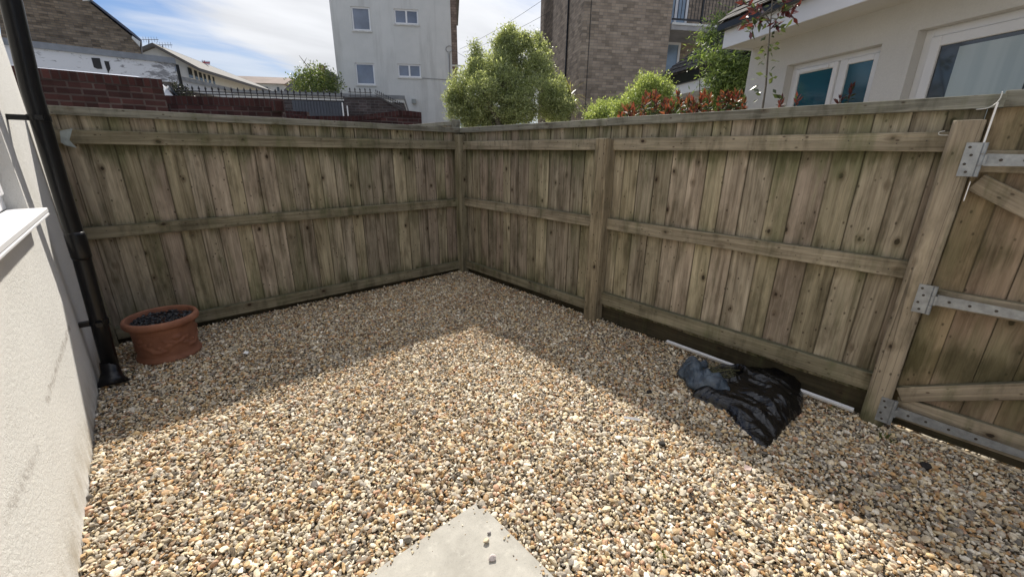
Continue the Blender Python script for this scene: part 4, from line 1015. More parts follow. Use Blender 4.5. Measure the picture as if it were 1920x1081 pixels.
# flat-roofed garage with white fascia and a dark corrugated door
G = Fac(757, 180, 13.5, -30)
ga = tag(empty('garage', G.P(-2, 1)), 'flat-roofed garage with white fascia and dark corrugated door beside the white block', 'garage')
gl0 = G.hit(440, 178)[0]; gz = G.hit(600, 176)[1]; gf = G.hit(600, 187)[1]
b = MB(); b.box((gl0, .06, .5), (-.02, 5, gf-.01), G.fr); b.build('wall', DB, ga)
b = MB(); b.box((gl0, .02, gf-.0), (-.0, 5.0, gz-.07), G.fr); b.build('fascia', PVCd, ga)
b = MB(); b.box((gl0-.03, -.02, gz-.072), (.03, 5.03, gz+.04), G.fr); b.build('roof_edge', plain('grey_roof_trim', (.20, .21, .22), .7, .2, 5), ga)
rd = G.rect([(548, 187), (644, 187), (548, 214), (644, 214)]); b = MB(); n = 34
for i in range(n):
    a = rd[0]+(rd[1]-rd[0])*i/n; c_ = rd[0]+(rd[1]-rd[0])*(i+1)/n; b.box((a, .045-(.018 if i % 2 else 0), rd[2]-1.2), (c_-.002, .058, rd[3]-.03), G.fr)
b.build('garage_door', plain('slate_blue_door', (.062, .07, .088), .55, .1, 4), ga)
pp_ = Fac(645, 200, 12.0, -30)
b = MB(); b.tube([pp_.P(pp_.hit(642, 195)[0], 1.2), pp_.P(pp_.hit(642, 195)[0], pp_.hit(642, 192)[1])], .02, 8); b.tube([pp_.P(pp_.hit(651, 199)[0], 1.2), pp_.P(pp_.hit(651, 199)[0], pp_.hit(651, 198)[1])], .018, 8)
tag(b.build('gate_posts', PVC, loc=pp_.P(0, 1.2)), 'pair of thin white poles standing between garage door and dark brick wall', 'poles')

# row of garages running away, white fascia
R_ = Fac(330, 150, 14.0, 49)
gr_ = tag(empty('garage_row', R_.P(3, 1)), 'row of low garages running away behind the railings, white fascia under grey trim', 'garage')
r1 = R_.hit(478, 178)[0]; zt = R_.hit(330, 141)[1]; zl = R_.hit(330, 165)[1]
b = MB(); b.box((0, 0, zl), (r1, 4, zt-.13), R_.fr); b.build('fascia', plain('pale_fascia', (.55, .57, .60), .6, .08, 2), gr_)
b = MB(); b.box((-.03, -.04, zt-.13), (r1+.04, 4, zt), R_.fr); b.build('roof_edge', plain('grey_roof_trim_far', (.26, .27, .28), .7, .2, 5), gr_)
b = MB(); b.box((.02, .2, .6), (r1-.05, 4, zl-.01), R_.fr); b.build('wall', plain('mauve_grey_wall', (.20, .18, .18), .85, .3, 1.5), gr_)

# flat roof outbuilding with peeling white fascia
E_ = Fac(180, 100, 12.0, -1.0)
pg = tag(empty('peeling_garage', E_.P(0, 1)), 'flat-roofed outbuilding with peeling white fascia board and grey roof edge, upper left', 'building')
pe1 = E_.hit(328, 130)[0]; pe0 = E_.hit(20, 80)[0]-2; et = E_.hit(180, 94)[1]; em = E_.hit(180, 103)[1]; eb = E_.hit(180, 141)[1]
PF = MT('peeling_white_paint', .6); P = PF.pos(); ps = PF.n('SeparateXYZ', {0: P})
f = PF.noise(PF.scale(P, (1.2, 1, 3.2), (3, 0, 0)), 3.0, 8, .72, .8); xr = PF.mr(ps.outputs[0], E_.P(E_.hit(150, 100)[0], 0).x, E_.P(pe1, 0).x, .0, .14)
PF.col(PF.mix(PF.mr(PF.math('ADD', f, xr), .60, .66, 0, .8), (.64, .66, .70), (.13, .13, .14)))
b = MB(); b.box((pe0, 0, eb), (pe1, 4, em), E_.fr); b.build('fascia', PF.m, pg)
b = MB(); b.box((pe0, -.05, em), (pe1+.06, 4.1, et+.04), E_.fr); b.build('roof_edge', plain('grey_roof_felt', (.21, .23, .26), .7, .15, 5), pg)
b = MB(); b.box((pe0, .1, .5), (pe1-.15, 4, eb-.002), E_.fr); b.build('wall', plain('grey_garage_wall', (.16, .15, .15), .85), pg)
dkp = plain('bare_black_patch', (.02, .02, .022), .7)
for pts in ([(171, 108), (187, 109), (192, 129), (183, 129), (176, 126)], [(195, 114), (204, 115), (207, 128), (203, 137), (198, 124)]):
    h = [E_.hit(*p) for p in pts]; b = MB(); b.prism(h[::-1], -.012, -.003, E_.fr); b.build('bare_patch', dkp, pg)
b = MB(); b.tube([E_.P(pe1+.08, .8, .03), E_.P(pe1+.08, em-.02, .03)], .045, 8); b.build('drainpipe', BLK, pg)

# brown brick gable house at the far upper left
BG = Fac(150, 60, 14.5, -2.0)
bh = tag(empty('brick_house', BG.P(0, 1)), 'brown brick gable end with sloping blue-grey verge, upper left corner', 'house')
BB = brick('brown_brick', (.235, .18, .125), (.16, .125, .092), (.13, .115, .098), .225, .075, .012, .8, .45)
pts = [(-30, 110), (262, 110), (261, 82), (247, 68), (170, 6), (120, -35), (-30, -150)]
h = [BG.hit(*p) for p in pts]; h[0] = (h[0][0], 1.0); h[1] = (h[1][0], 1.0)
b = MB(); b.prism(h, 0, 6, BG.fr); b.build('wall', BB, bh)
v = [BG.hit(*p) for p in [(264, 79), (250, 66), (172, 4), (120, -37), (120, -40), (172, .5), (251, 62.5), (266, 76)]]
b = MB(); b.prism(v, -.12, 6, BG.fr); b.build('verge', plain('slate_blue_verge', (.09, .105, .15), .6, .2, 5), bh)
v = [BG.hit(*p) for p in [(247, 72), (262, 88), (263, 79), (248, 68)]]; b = MB(); b.prism(v, -.13, -.002, BG.fr); b.build('bargeboard', PVCd, bh)
ch = [BG.hit(*p) for p in [(155, 2), (172, 2), (170, -40), (153, -40)]]; b = MB(); b.prism(ch, -.04, .6, BG.fr); b.build('white_strip', PVCd, bh)

# distant pale gable house with a long side wing
GH = Fac(300, 110, 30, -8)
gh = tag(empty('pale_gable_house', GH.P(0, 1)), 'distant pale grey gabled terrace running away beyond the peeling outbuilding', 'house')
PGW = render_mat('pale_grey_render', (.50, .51, .51), 10, .15, .25, .1, .01)
pk = GH.hit(287, 85); el = GH.hit(255, 95); er = GH.hit(352, 118)
pts = [(el[0]-1, 1), (er[0], 1), er, pk, el, (el[0]-1, el[1]-.3)]
b = MB(); b.prism(pts, 0, .3, GH.fr); b.build('gable_wall', PGW, gh)
GS = Fac(352, 130, 1, 0); GS.O = GH.P(er[0], 0); GS.d = (GH.d*.0 + Vector((math.cos(rad(54)), math.sin(rad(54)), 0))); GS.n = Vector((GS.d.y, -GS.d.x, 0)); GS.fr = (GS.O, GS.d, -GS.n, Z)
L_ = GS.hit(436, 170)[0]; L_ = min(max(L_, 12), 60)
b = MB(); b.box((0.02, 0, 1), (L_, 7, er[1]), GS.fr); b.build('side_wall', render_mat('cream_far_render', (.62, .60, .55), 10, .15, .2, .1, .01), gh)
# roof over the wing: eave overhangs, ridge runs back from the gable peak
ez = er[1]; rz = pk[1]; hw = (er[0]-pk[0])
ridge0 = GH.P(pk[0], rz+.12, .3); ridge1 = ridge0+GS.d*(L_+.5)-Z*(rz-ez-.1)+GS.n*hw*.6; ev0 = GH.P(er[0], ez-.35, .3)+GS.n*.75; ev1 = ev0+GS.d*(L_+.5)
bk0 = GH.P(el[0]-1, el[1]-.5, .3); bk1 = bk0+GS.d*(L_+.5)
b = MB(); dz = Z*-.22
b.add([ridge0, ridge1, ev1, ev0, ridge0+dz, ridge1+dz, ev1+dz, ev0+dz], [(0, 3, 2, 1), (4, 5, 6, 7), (0, 4, 7, 3), (3, 7, 6, 2), (1, 2, 6, 5), (0, 1, 5, 4)])
b.add([ridge0+Z*.01, ridge1+Z*.01, bk1, bk0, ridge0+dz, ridge1+dz, bk1+dz, bk0+dz], [(0, 1, 2, 3), (4, 7, 6, 5), (0, 3, 7, 4), (3, 2, 6, 7), (1, 5, 6, 2)])
b.build('roof', plain('grey_far_roof', (.085, .08, .078), .8, .15, 2), gh)
for x0, x1, y0, y1 in [(355, 362, 128, 146), (366, 371, 133, 149), (374, 379, 136, 151), (382, 386, 139, 153), (390, 394, 141, 155), (398, 401, 144, 157)]:
    a = GS.hit(x0, 145)[0]; c_ = GS.hit(x1, 145)[0]; zt_ = GS.hit((x0+x1)/2, y0)[1]; zb_ = GS.hit((x0+x1)/2, y1)[1]
    b = MB(); b.box((a, -.02, zb_), (c_, -.004, zt_), GS.fr); b.build('window', G_dark, gh)
r = GH.rect([(326, 124), (336, 124), (326, 134), (336, 134)]); b = MB(); b.box((r[0], -.03, r[2]), (r[1], -.004, r[3]), GH.fr); b.build('window', G_blue, gh)
# aerials on its ridge
def aerial(px, py, top, lab, depth=30):
    p = atd(px, py, depth); q_ = atd(px, top, depth); b = MB(); b.tube([p, q_], .03, 5)
    dirx = Vector((.74, -.67, 0)); b.tube([q_-dirx*.5, q_+dirx*.7], .02, 5)
    for k in range(6): c_ = q_+dirx*(-.4+.2*k); b.tube([c_-Z*.18, c_+Z*.18], .012, 4)
    tag(b.build('tv_aerial', plain('aerial_metal', (.12, .12, .13), .5), loc=p), lab, 'aerial', 'TV aerials on the distant roof')
aerial(279, 86, 74, 'left TV aerial on the ridge of the distant pale house'); aerial(305, 92, 84, 'right TV aerial on the ridge of the distant pale house')

# distant long house with brown roof
FB = Fac(470, 160, 45, -32)
fb_ = tag(empty('long_white_house', FB.P(0, 1)), 'distant long white house with a low brown tiled roof, left of the white block', 'house')
a0, a1 = FB.hit(396, 160)[0], FB.hit(531, 160)[0]; zr_, ze_, zb_ = FB.hit(470, 143)[1], FB.hit(470, 156)[1], 1.0
b = MB(); b.box((a0, 0, zb_), (a1, 8, ze_+.1), FB.fr); b.build('wall', PGW, fb_)
L = [(a0, -.5, ze_), (a1+.3, -.5, ze_), (a1+.3, 3.5, zr_+.5), (a0, 3.5, zr_+.5), (a0, 8.5, ze_), (a1+.3, 8.5, ze_), (a1+.3, 3.5, zr_+.3), (a0, 3.5, zr_+.3)]
b = MB(); b.loc(L, [(0, 1, 2, 3), (3, 2, 5, 4), (1, 5, 2), (0, 3, 4), (0, 4, 5, 1)], FB.fr); b.build('roof', plain('brown_roof', (.19, .14, .115), .85, .2, .8), fb_)
for x0, x1 in ((448, 452), (454, 458), (471, 475), (477, 482), (492, 496), (498, 503), (520, 524)):
    a = FB.hit(x0, 168)[0]; c_ = FB.hit(x1, 168)[0]; b = MB(); b.box((a, -.06, FB.hit(x0, 172)[1]), (c_, -.004, FB.hit(x0, 163)[1]), FB.fr); b.build('window', G_dark, fb_)

# dark gable with chimney behind the bush
CG = Fac(600, 150, 28, -33)
cg = tag(empty('slate_house', CG.P(0, 1)), 'slate-roofed house with a brick chimney peeping from behind the bush', 'house')
SLT = plain('slate_grey', (.10, .10, .115), .8, .25, 2)
pts = [CG.hit(*p) for p in [(532, 168), (560, 142), (600, 125), (618, 133), (660, 160)]]; pts = [(pts[0][0], 1)]+pts+[(pts[-1][0], 1)]
b = MB(); b.prism(pts[::-1], 0, 4, CG.fr); b.build('roof', SLT, cg)
r = CG.rect([(600, 122), (608, 122), (600, 136), (608, 136)]); b = MB(); b.box((r[0], -.2, r[2]-.5), (r[1], .4, r[3]), CG.fr); b.build('chimney', plain('chimney_brick', (.14, .075, .06), .9), cg)

# flag on a pole
p = atd(379, 160, 34); q_ = atd(379, 112, 34); b = MB(); b.tube([p, q_], .025, 6)
fl = tag(empty('flag', p), 'small red and white flag flying above the distant roofs', 'flag'); b.build('flag_pole', PVCd, fl)
FM = MT('red_white_flag', .8); uvn = FM.n('SeparateXYZ', {0: FM.uv()}); f = FM.math('GREATER_THAN', FM.math('ABSOLUTE', FM.math('SUBTRACT', uvn.outputs[1], .5)), .17)
f2 = FM.math('GREATER_THAN', FM.math('ABSOLUTE', FM.math('SUBTRACT', uvn.outputs[0], .45)), .12); FM.col(FM.mix(FM.math('MULTIPLY', f, f2), (.45, .06, .07), (.7, .7, .72)))
b = MB(); vs = []; uvv = []
for i in range(9):
    for j in range(5):
        c_ = atd(379+13*i/8, 113+7*j/4+1.6*i/8, 34)+Vector((.1*math.sin(i*1.1), .1*math.cos(i*1.3), 0)); vs.append(c_); uvv.append((i/8, j/4))
fs = [(i*5+j, (i+1)*5+j, (i+1)*5+j+1, i*5+j+1) for i in range(8) for j in range(4)]
b.add(vs, fs, [[uvv[k] for k in f_] for f_ in fs]); fo = b.build('cloth', FM.m, fl); fo.modifiers.new('s', 'SOLIDIFY').thickness = .01

# overhead wires
def span(a, c_, lab, sag=.15, r=.006):
    P0, P1 = atd(*a), atd(*c_); pts = [P0.lerp(P1, t)-Z*sag*4*t*(1-t) for t in np.linspace(0, 1, 14).tolist()]
    b = MB(); b.tube(pts, r, 5); tag(b.build('overhead_wire', plain('wire_black', (.04, .04, .045), .6), loc=P0), lab, 'cable', 'overhead wires between the buildings')
span((862, 92, 19), (1100, -60, 13.), 'upper overhead wire crossing the sky between the white and brick blocks')
span((868, 98, 18.5), (1100, -20, 13.), 'lower overhead wire crossing the sky between the white and brick blocks')
span((848, 92, 18.6), (935, 128, 14), 'short slack wire from the white block down behind the big tree', .1)

# ------------------------------------------------------------------ white car behind the brick wall
CP = MT('white_car_paint', .25); CP.col((.72, .73, .75)); CP.b.inputs['Coat Weight'].default_value = .5
cy0 = 10.2; cr_ = onp(298, 141, 1, cy0); cl_ = onp(190, 138, 1, cy0); zr_ = (cr_.z); gz_ = zr_-1.72
car = tag(empty('parked_car', (cr_.x-2.2, cy0, gz_)), 'white car parked behind the brick wall, only its roof and rear window showing', 'car')
xr = cr_.x
prof_c = [(-4.3, .35), (-4.35, .75), (-4.2, .95), (-3.25, 1.08), (-2.45, 1.62), (-1.9, 1.71), (-.3, 1.72), (0.02, 1.66), (.30, 1.20), (.42, 1.02), (.46, .6), (.40, .3)]
def carshell(pf, y0, y1, tumble=True):
    b = MB(); n = len(pf); ys = [y0, y0+.12, y0+.3, (y0+y1)/2, y1-.3, y1-.12, y1]; vs = []
    for j, y in enumerate(ys):
        e = (1, .35, .05, 0, .05, .35, 1)[j]; ym = (y0+y1)/2
        for x, z in pf:
            tz = max(0, (z-1.0))*.28 if tumble else 0
            vs.append((xr+x*(1-.01*e), y+(ym-y)/abs(ym-y+1e-9)*tz*min(1, abs(ym-y)) if abs(ym-y) > 1e-6 else y, gz_+z-(.05*e if z > 1.3 else .02*e)))
    fs = [(j*n+i, j*n+(i+1) % n, (j+1)*n+(i+1) % n, (j+1)*n+i) for j in range(6) for i in range(n)]+[tuple(range(n-1, -1, -1)), tuple(range(6*n, 7*n))]
    b.add(vs, fs); return b
o = carshell(prof_c, cy0-.02, cy0+1.75).build('body', CP.m, car, smooth=True)
for p_ in o.data.polygons: p_.use_smooth = True
CGM = plain('tinted_glass', (.02, .025, .035), .08, .1, 2, spec=.8)
b = MB()
b.prism([(xr-2.35, gz_+1.08), (xr-.0, gz_+1.12), (xr+.05, gz_+1.2), (xr-.18, gz_+1.56), (xr-2.0, gz_+1.56)][::-1], cy0-.035, cy0-.0, (Vector((0, 0, 0)), X, Y, Z)); b.build('side_window', CGM, car)
rw = [(xr+.10, gz_+1.58), (xr+.335, gz_+1.19), (xr+.36, gz_+1.19), (xr+.125, gz_+1.58)]
b = MB(); b.prism(rw[::-1], cy0+.1, cy0+1.6, (Vector((0, 0, 0)), X, Y, Z)); b.build('rear_window', CGM, car)
for x in (-3.5, -.55):
    b = MB(); b.tube([(xr+x, cy0-.03, gz_+.33), (xr+x, cy0+.2, gz_+.33)], .33, 24); wh = b.build('wheel', BLK, car)
    b = MB(); b.tube([(xr+x, cy0-.04, gz_+.33), (xr+x, cy0-.032, gz_+.33)], .2, 16); b.build('rim', GALV, wh)

# ------------------------------------------------------------------ plants
def foliage(name, blobs, n, size, mat, parent=None, loc=None, asp=.45, seed=0, shell=.55, up=.0, droop=0., tw=1., tw_n=14, wp=.667, rough=.35, strag=.08):
    r0 = np.random.default_rng(seed); C_ = np.array([b_[0] for b_ in blobs], float); Rr = np.array([b_[1] if hasattr(b_[1], '__len__') else (b_[1],)*3 for b_ in blobs], float)
    wgt = (Rr.prod(1))**(wp); wgt /= wgt.sum(); pk = r0.choice(len(blobs), n, p=wgt)
    d = r0.normal(size=(n, 3)); d /= np.linalg.norm(d, axis=1)[:, None]
    # lumps: radius varies with direction so the outline is uneven
    ph = r0.uniform(0, 6.28, (len(blobs), 3)); fq = r0.uniform(3, 6.5, (len(blobs), 3))
    lump = (np.sin(d[:, 0]*fq[pk, 0]+ph[pk, 0])+np.sin(d[:, 1]*fq[pk, 1]+ph[pk, 1])+np.sin(d[:, 2]*fq[pk, 2]*1.2+ph[pk, 2]))/3
    rr = (shell+(1-shell)*r0.random(n)**.6)*(1+rough*lump*.6)
    st = r0.random(n) < strag; rr[st] *= r0.uniform(1., 1.18, st.sum())
    # leaves gather in twig clusters
    p = C_[pk]+d*rr[:, None]*Rr[pk]
    k = max(1, n//tw_n); cid = r0.integers(0, k, n); cl = p[:k][cid]; near = np.linalg.norm(cl-p, axis=1) < 1e9
    p = np.where((r0.random(n) < .75)[:, None], cl+r0.normal(0, size*1.3, (n, 3)), p); d = np.where((r0.random(n) < .75)[:, None], d[:k][cid], d)
    ax = d+r0.normal(0, .7, (n, 3))*tw; ax[:, 2] += up-droop; ax /= np.linalg.norm(ax, axis=1)[:, None]
    sd = np.cross(ax, r0.normal(size=(n, 3))); sd /= np.linalg.norm(sd, axis=1)[:, None]; nn = np.cross(ax, sd)
    l = size*r0.uniform(.6, 1.35, n)[:, None]; w = l*asp*.5
    V = np.stack([p, p+ax*l*.45+sd*w+nn*l*.06, p+ax*l, p+ax*l*.45-sd*w+nn*l*.06], 1).reshape(-1, 3)
    base = np.array(WLOC[parent.name] if parent is not None else (loc if loc is not None else (0, 0, 0)))
    me = bpy.data.meshes.new(name); me.vertices.add(4*n); me.vertices.foreach_set('co', (V-base).astype(np.float32).ravel())
    me.loops.add(4*n); me.loops.foreach_set('vertex_index', np.arange(4*n, dtype=np.int32)); me.polygons.add(n); me.polygons.foreach_set('loop_start', np.arange(0, 4*n, 4, dtype=np.int32))
    me.update(); me.materials.append(mat); o = bpy.data.objects.new(name, me); S.collection.objects.link(o)
    if parent is not None: o.parent = parent; WLOC[o.name] = Vector(base)
    elif loc is not None: o.location = base
    return o
BARK = plain('grey_bark', (.10, .085, .065), .9, .35, 20, bump=.5)
def trunk(parent, base, tips, r=.05):
    b = MB(); r0 = random.Random(len(tips))
    for t in tips:
        t = Vector(t); mid = base.lerp(t, .5)+Vector((r0.uniform(-.1, .1), r0.uniform(-.1, .1), .1))*(t-base).length*.4
        b.tube([base, base.lerp(mid, .5)+Z*.02, mid, t.lerp(mid, .4), t], [r, r*.85, r*.6, r*.4, r*.15], 7)
    return b.build('trunk', BARK, parent)
LF_pit = leafmat('pale_tree_leaf', [(.10, .12, .05), (.21, .245, .11), (.37, .41, .21), (.58, .60, .39)], .45, .38, 1.6)
def bl(px, py, depth, rpx, k=1.0, kz=None):
    c_ = atd(px, py, depth); r_ = rpx*depth/FPX; return (tuple(c_), (r_*k, r_*k, r_*(kz or k)))
D0 = 10.0
pt = tag(empty('broadleaf_tree', atd(960, 262, D0)), 'large dense pale green tree with three rounded peaks between the white and brick blocks', 'tree')
crown = [bl(952, 92, D0, 33), bl(978, 105, D0+.2, 38), bl(932, 120, D0-.2, 28), bl(960, 74, D0, 19), bl(945, 80, D0, 17), bl(893, 118, D0+.1, 15, 1, 1.4), bl(893, 142, D0, 28), bl(868, 165, D0-.2, 27), bl(862, 182, D0, 24), bl(905, 172, D0-.5, 36),
         bl(950, 160, D0-.3, 44), bl(1000, 135, D0+.1, 36), bl(1012, 100, D0+.4, 18, 1, 1.3), bl(1005, 82, D0+.4, 9, 1, 1.4), bl(1022, 128, D0+.2, 20), bl(1010, 180, D0-.3, 40), bl(1046, 165, D0, 22), bl(1040, 190, D0-.3, 32), bl(960, 200, D0-.4, 40), bl(900, 205, D0-.1, 26), bl(940, 140, D0+.8, 40), bl(868, 205, D0, 20), bl(890, 222, D0, 18), bl(930, 222, D0, 22), bl(985, 215, D0, 24), bl(1040, 212, D0, 24), bl(1065, 200, D0, 16), bl(893, 98, D0+.1, 11, 1, 1.6), bl(956, 58, D0, 9), bl(985, 74, D0, 12), bl(850, 212, D0, 14), bl(880, 230, D0, 18), bl(915, 235, D0, 18), bl(848, 185, D0, 14), bl(1006, 74, D0+.4, 7, 1, 1.6)]
foliage('crown', [(b_[0], tuple(q*.88 for q in b_[1])) for b_ in crown], 110000, .05, LF_pit, pt, asp=.42, seed=1, shell=.45, up=.5, rough=.55, strag=.12, tw_n=60, wp=.5)
trunk(pt, atd(950, 275, D0), [b_[0] for b_ in crown[:14]], .09)
LF_y = leafmat('lime_shrub_leaf', [(.11, .15, .04), (.23, .29, .09), (.38, .44, .17), (.48, .53, .25)], .4, .45, 2.5)
def shrub(name, cat, label, blobs, n, size, mat, group=None, asp=.45, seed=0, up=.3, base=None, **kw):
    c0 = Vector(blobs[0][0]); bz = Vector((c0.x, c0.y, base if base is not None else terr(c0.x, c0.y)))
    t = tag(empty(name, bz), label, cat, group); foliage('foliage', blobs, n, size, mat, t, asp=asp, seed=seed, up=up, **kw)
    b = MB(); r0 = random.Random(seed)
    for b_ in blobs[:8]:
        q_ = Vector(b_[0]); b.tube([bz+Vector((r0.uniform(-.08, .08), r0.uniform(-.08, .08), 0)), bz.lerp(q_, .5)+Vector((r0.uniform(-.05, .05),)*3), q_], [.018, .012, .005], 5)
    b.build('stems', BARK, t); return t
D1 = 5.6
shrub('rounded_shrub', 'shrub', 'tall lime green rounded shrub rising above the red-leaved hedge, in front of the brick block', [bl(1217, 172, D1, 27), bl(1237, 170, D1, 22), bl(1200, 190, D1, 29), bl(1180, 205, D1, 25), bl(1228, 195, D1, 38), bl(1214, 156, D1, 14), bl(1168, 214, D1, 20)], 20000, .030, LF_y, 'lime green shrubs behind the right fence', seed=2)
shrub('rounded_shrub', 'shrub', 'low lime green shrub behind the right fence, nearer the big tree', [bl(1130, 208, D1+.4, 16), bl(1148, 203, D1+.4, 14), bl(1112, 216, D1+.4, 14), bl(1128, 222, D1+.3, 22)], 7000, .030, LF_y, 'lime green shrubs behind the right fence', seed=3)
LF_d = leafmat('mid_green_leaf', [(.03, .05, .018), (.06, .09, .03), (.12, .16, .05)], .3, .4, 2)
shrub('shrub', 'shrub', 'dark green shrub behind the low lime shrub against the brick block', [bl(1155, 202, D1+1, 14), bl(1165, 198, D1+1, 10), bl(1150, 215, D1+1, 16)], 3500, .03, LF_d, seed=4)
# palm-like plant right of the tree
cp = atd(1068, 185, 10.2); pl_ = tag(empty('spiky_plant', Vector((cp.x, cp.y, terr(cp.x, cp.y)))), 'spiky palm-like plant with arching fronds between the big tree and brick block', 'plant')
LF_p = leafmat('palm_leaf', [(.06, .09, .02), (.15, .18, .05), (.32, .30, .12), (.30, .2, .1)], .35, .4, 2)
r0 = random.Random(9); b = MB()
for k in range(46):
    a = r0.uniform(0, 6.28); el_ = r0.uniform(-.5, 1.3); L0 = r0.uniform(.4, .75); c_ = cp+Vector((0, 0, r0.choice((.05, -.25, .12)))); d = Vector((math.cos(a)*math.cos(el_), math.sin(a)*math.cos(el_), math.sin(el_)))
    s_ = d.cross(Z).normalized(); prev = c_
    for j in range(4):
        t0, t1 = j/4, (j+1)/4; q0 = c_+d*L0*t0-Z*.35*L0*t0*t0; q1 = c_+d*L0*t1-Z*.35*L0*t1*t1; w0, w1 = .022*(1-t0*.8), .022*(1-t1*.9)
        b.add([q0-s_*w0, q1-s_*w1, q1+s_*w1, q0+s_*w0], [(0, 1, 2, 3)])
b.build('fronds', LF_p, pl_)
b = MB(); b.tube([Vector((cp.x, cp.y, terr(cp.x, cp.y))), cp], [.09, .06], 8); b.build('trunk', BARK, pl_)

# red-leaved shrubs (photinia) behind the right fence
LF_r = leafmat('red_leaf', [(.05, .065, .025), (.09, .05, .025), (.20, .045, .035), (.27, .085, .06), (.17, .15, .055)], .35, .35, 7)
LF_rd = leafmat('purple_leaf', [(.05, .018, .02), (.12, .028, .03), (.17, .045, .04)], .3, .35, 7)
def photinia(pxs, label, seed, depth=4.6, n=9, h=34, mat=None, y0=226, spread=26, size=.055):
    """upright stems that each end in a brush of narrow leaves"""
    r0 = random.Random(seed); c_ = atd(pxs, y0+20, depth); bz = Vector((c_.x, c_.y, 0)); t = tag(empty('red_leaved_shrub', bz), label, 'shrub', 'red-leaved shrubs along the right fence')
    b = MB(); lv = MB(); gv = MB()
    for i in range(n):
        px = pxs+r0.uniform(-spread, spread); top = y0-h*r0.uniform(.35, 1)*(1-.4*abs(px-pxs)/spread); dp = depth+r0.uniform(-.2, .35)
        tip = atd(px, top, dp); root = bz+Vector((r0.uniform(-.1, .1), r0.uniform(-.1, .1), 0)); mid = root.lerp(tip, .6)+Vector((r0.uniform(-.05, .05), r0.uniform(-.05, .05), 0))
        b.tube([root, mid, tip], [.01, .007, .003], 5); ax = (tip-mid).normalized()
        nk = 22
        for k in range(nk):
            s = k/nk; p_ = tip-ax*(s*.15)+Vector([r0.gauss(0, .004) for _ in range(3)]); a = k*2.4; o1 = ax.orthogonal().normalized(); o2 = ax.cross(o1)
            out = o1*math.cos(a)+o2*math.sin(a); d = (ax*(1.15-s*1.1)+out*(.25+s*1.3)+Vector([r0.gauss(0, .25) for _ in range(3)])).normalized(); l = size*r0.uniform(.8, 1.7); sd = d.cross(out).normalized() if d.cross(out).length > .01 else o1; nn = d.cross(sd)
            tgt = lv if s < .45 and r0.random() < .85 or r0.random() < .3 else gv
            tgt.add([p_, p_+d*l*.45+sd*l*.19+nn*l*.05, p_+d*l, p_+d*l*.45-sd*l*.19+nn*l*.05, p_+d*l*.5], [(0, 1, 4), (1, 2, 4), (0, 4, 3), (4, 2, 3)])
    b.build('stems', BARK, t); lv.build('red_leaves', mat or LF_r, t); gv.build('green_leaves', LF_d, t)
for i, (px, h, n, lab) in enumerate([(1180, 22, 8, 'small red-leaved shrub at the left end of the red hedge, under the lime shrub'), (1225, 50, 15, 'bright red-leaved shrub in front of the tall lime green shrub'), (1275, 46, 15, 'red-leaved shrub below the white fascia of the tiled outbuilding'),
        (1325, 42, 14, 'red-leaved shrub below the left part of the leafy bush'), (1368, 50, 14, 'red-leaved shrub beside the corner of the cream house')]):
    photinia(px, lab, 20+i, 4.7, int(n*1.2), h, y0=222-(px-1180)*.045, spread=29)
photinia(1600, 'purple-leaved sprig in front of the right pane of the teal window', 31, 3.9, 6, 38, LF_rd, 196, 26, .045)
photinia(1648, 'slim purple-leaved sprig between the teal window and the bigger window', 33, 3.9, 2, 62, LF_rd, 194, 6, .04)
photinia(1478, 'purple-red sprig in front of the left pane of the teal window', 32, 3.9, 3, 36, LF_rd, 202, 16, .04)
# bamboo-like evergreen by the outbuilding
LF_b = leafmat('glossy_green_leaf', [(.045, .07, .02), (.10, .15, .045), (.22, .29, .09), (.30, .37, .14)], .4, .5, 2.5)
D2 = 6.0
shrub('leafy_bush', 'bush', 'tall loose green bush between the outbuilding roof and the cream house corner', [bl(1365, 130, D2, 24), bl(1355, 160, D2, 22), bl(1375, 165, D2, 26), bl(1340, 108, D2, 14, 1.2, .6), bl(1312, 104, D2, 8, 1.6, .5), bl(1325, 72, D2+.3, 10, 1.4, .6), bl(1350, 38, D2+.3, 8, 1.3, .8), bl(1372, 62, D2+.3, 8),
        bl(1332, 150, D2-.2, 8, 1.4, .5), bl(1362, 185, D2, 24), bl(1385, 135, D2, 18), bl(1375, 190, D2, 22)], 11000, .07, LF_b, seed=6, asp=.24, shell=.3, rough=.6, strag=.2, up=.0)
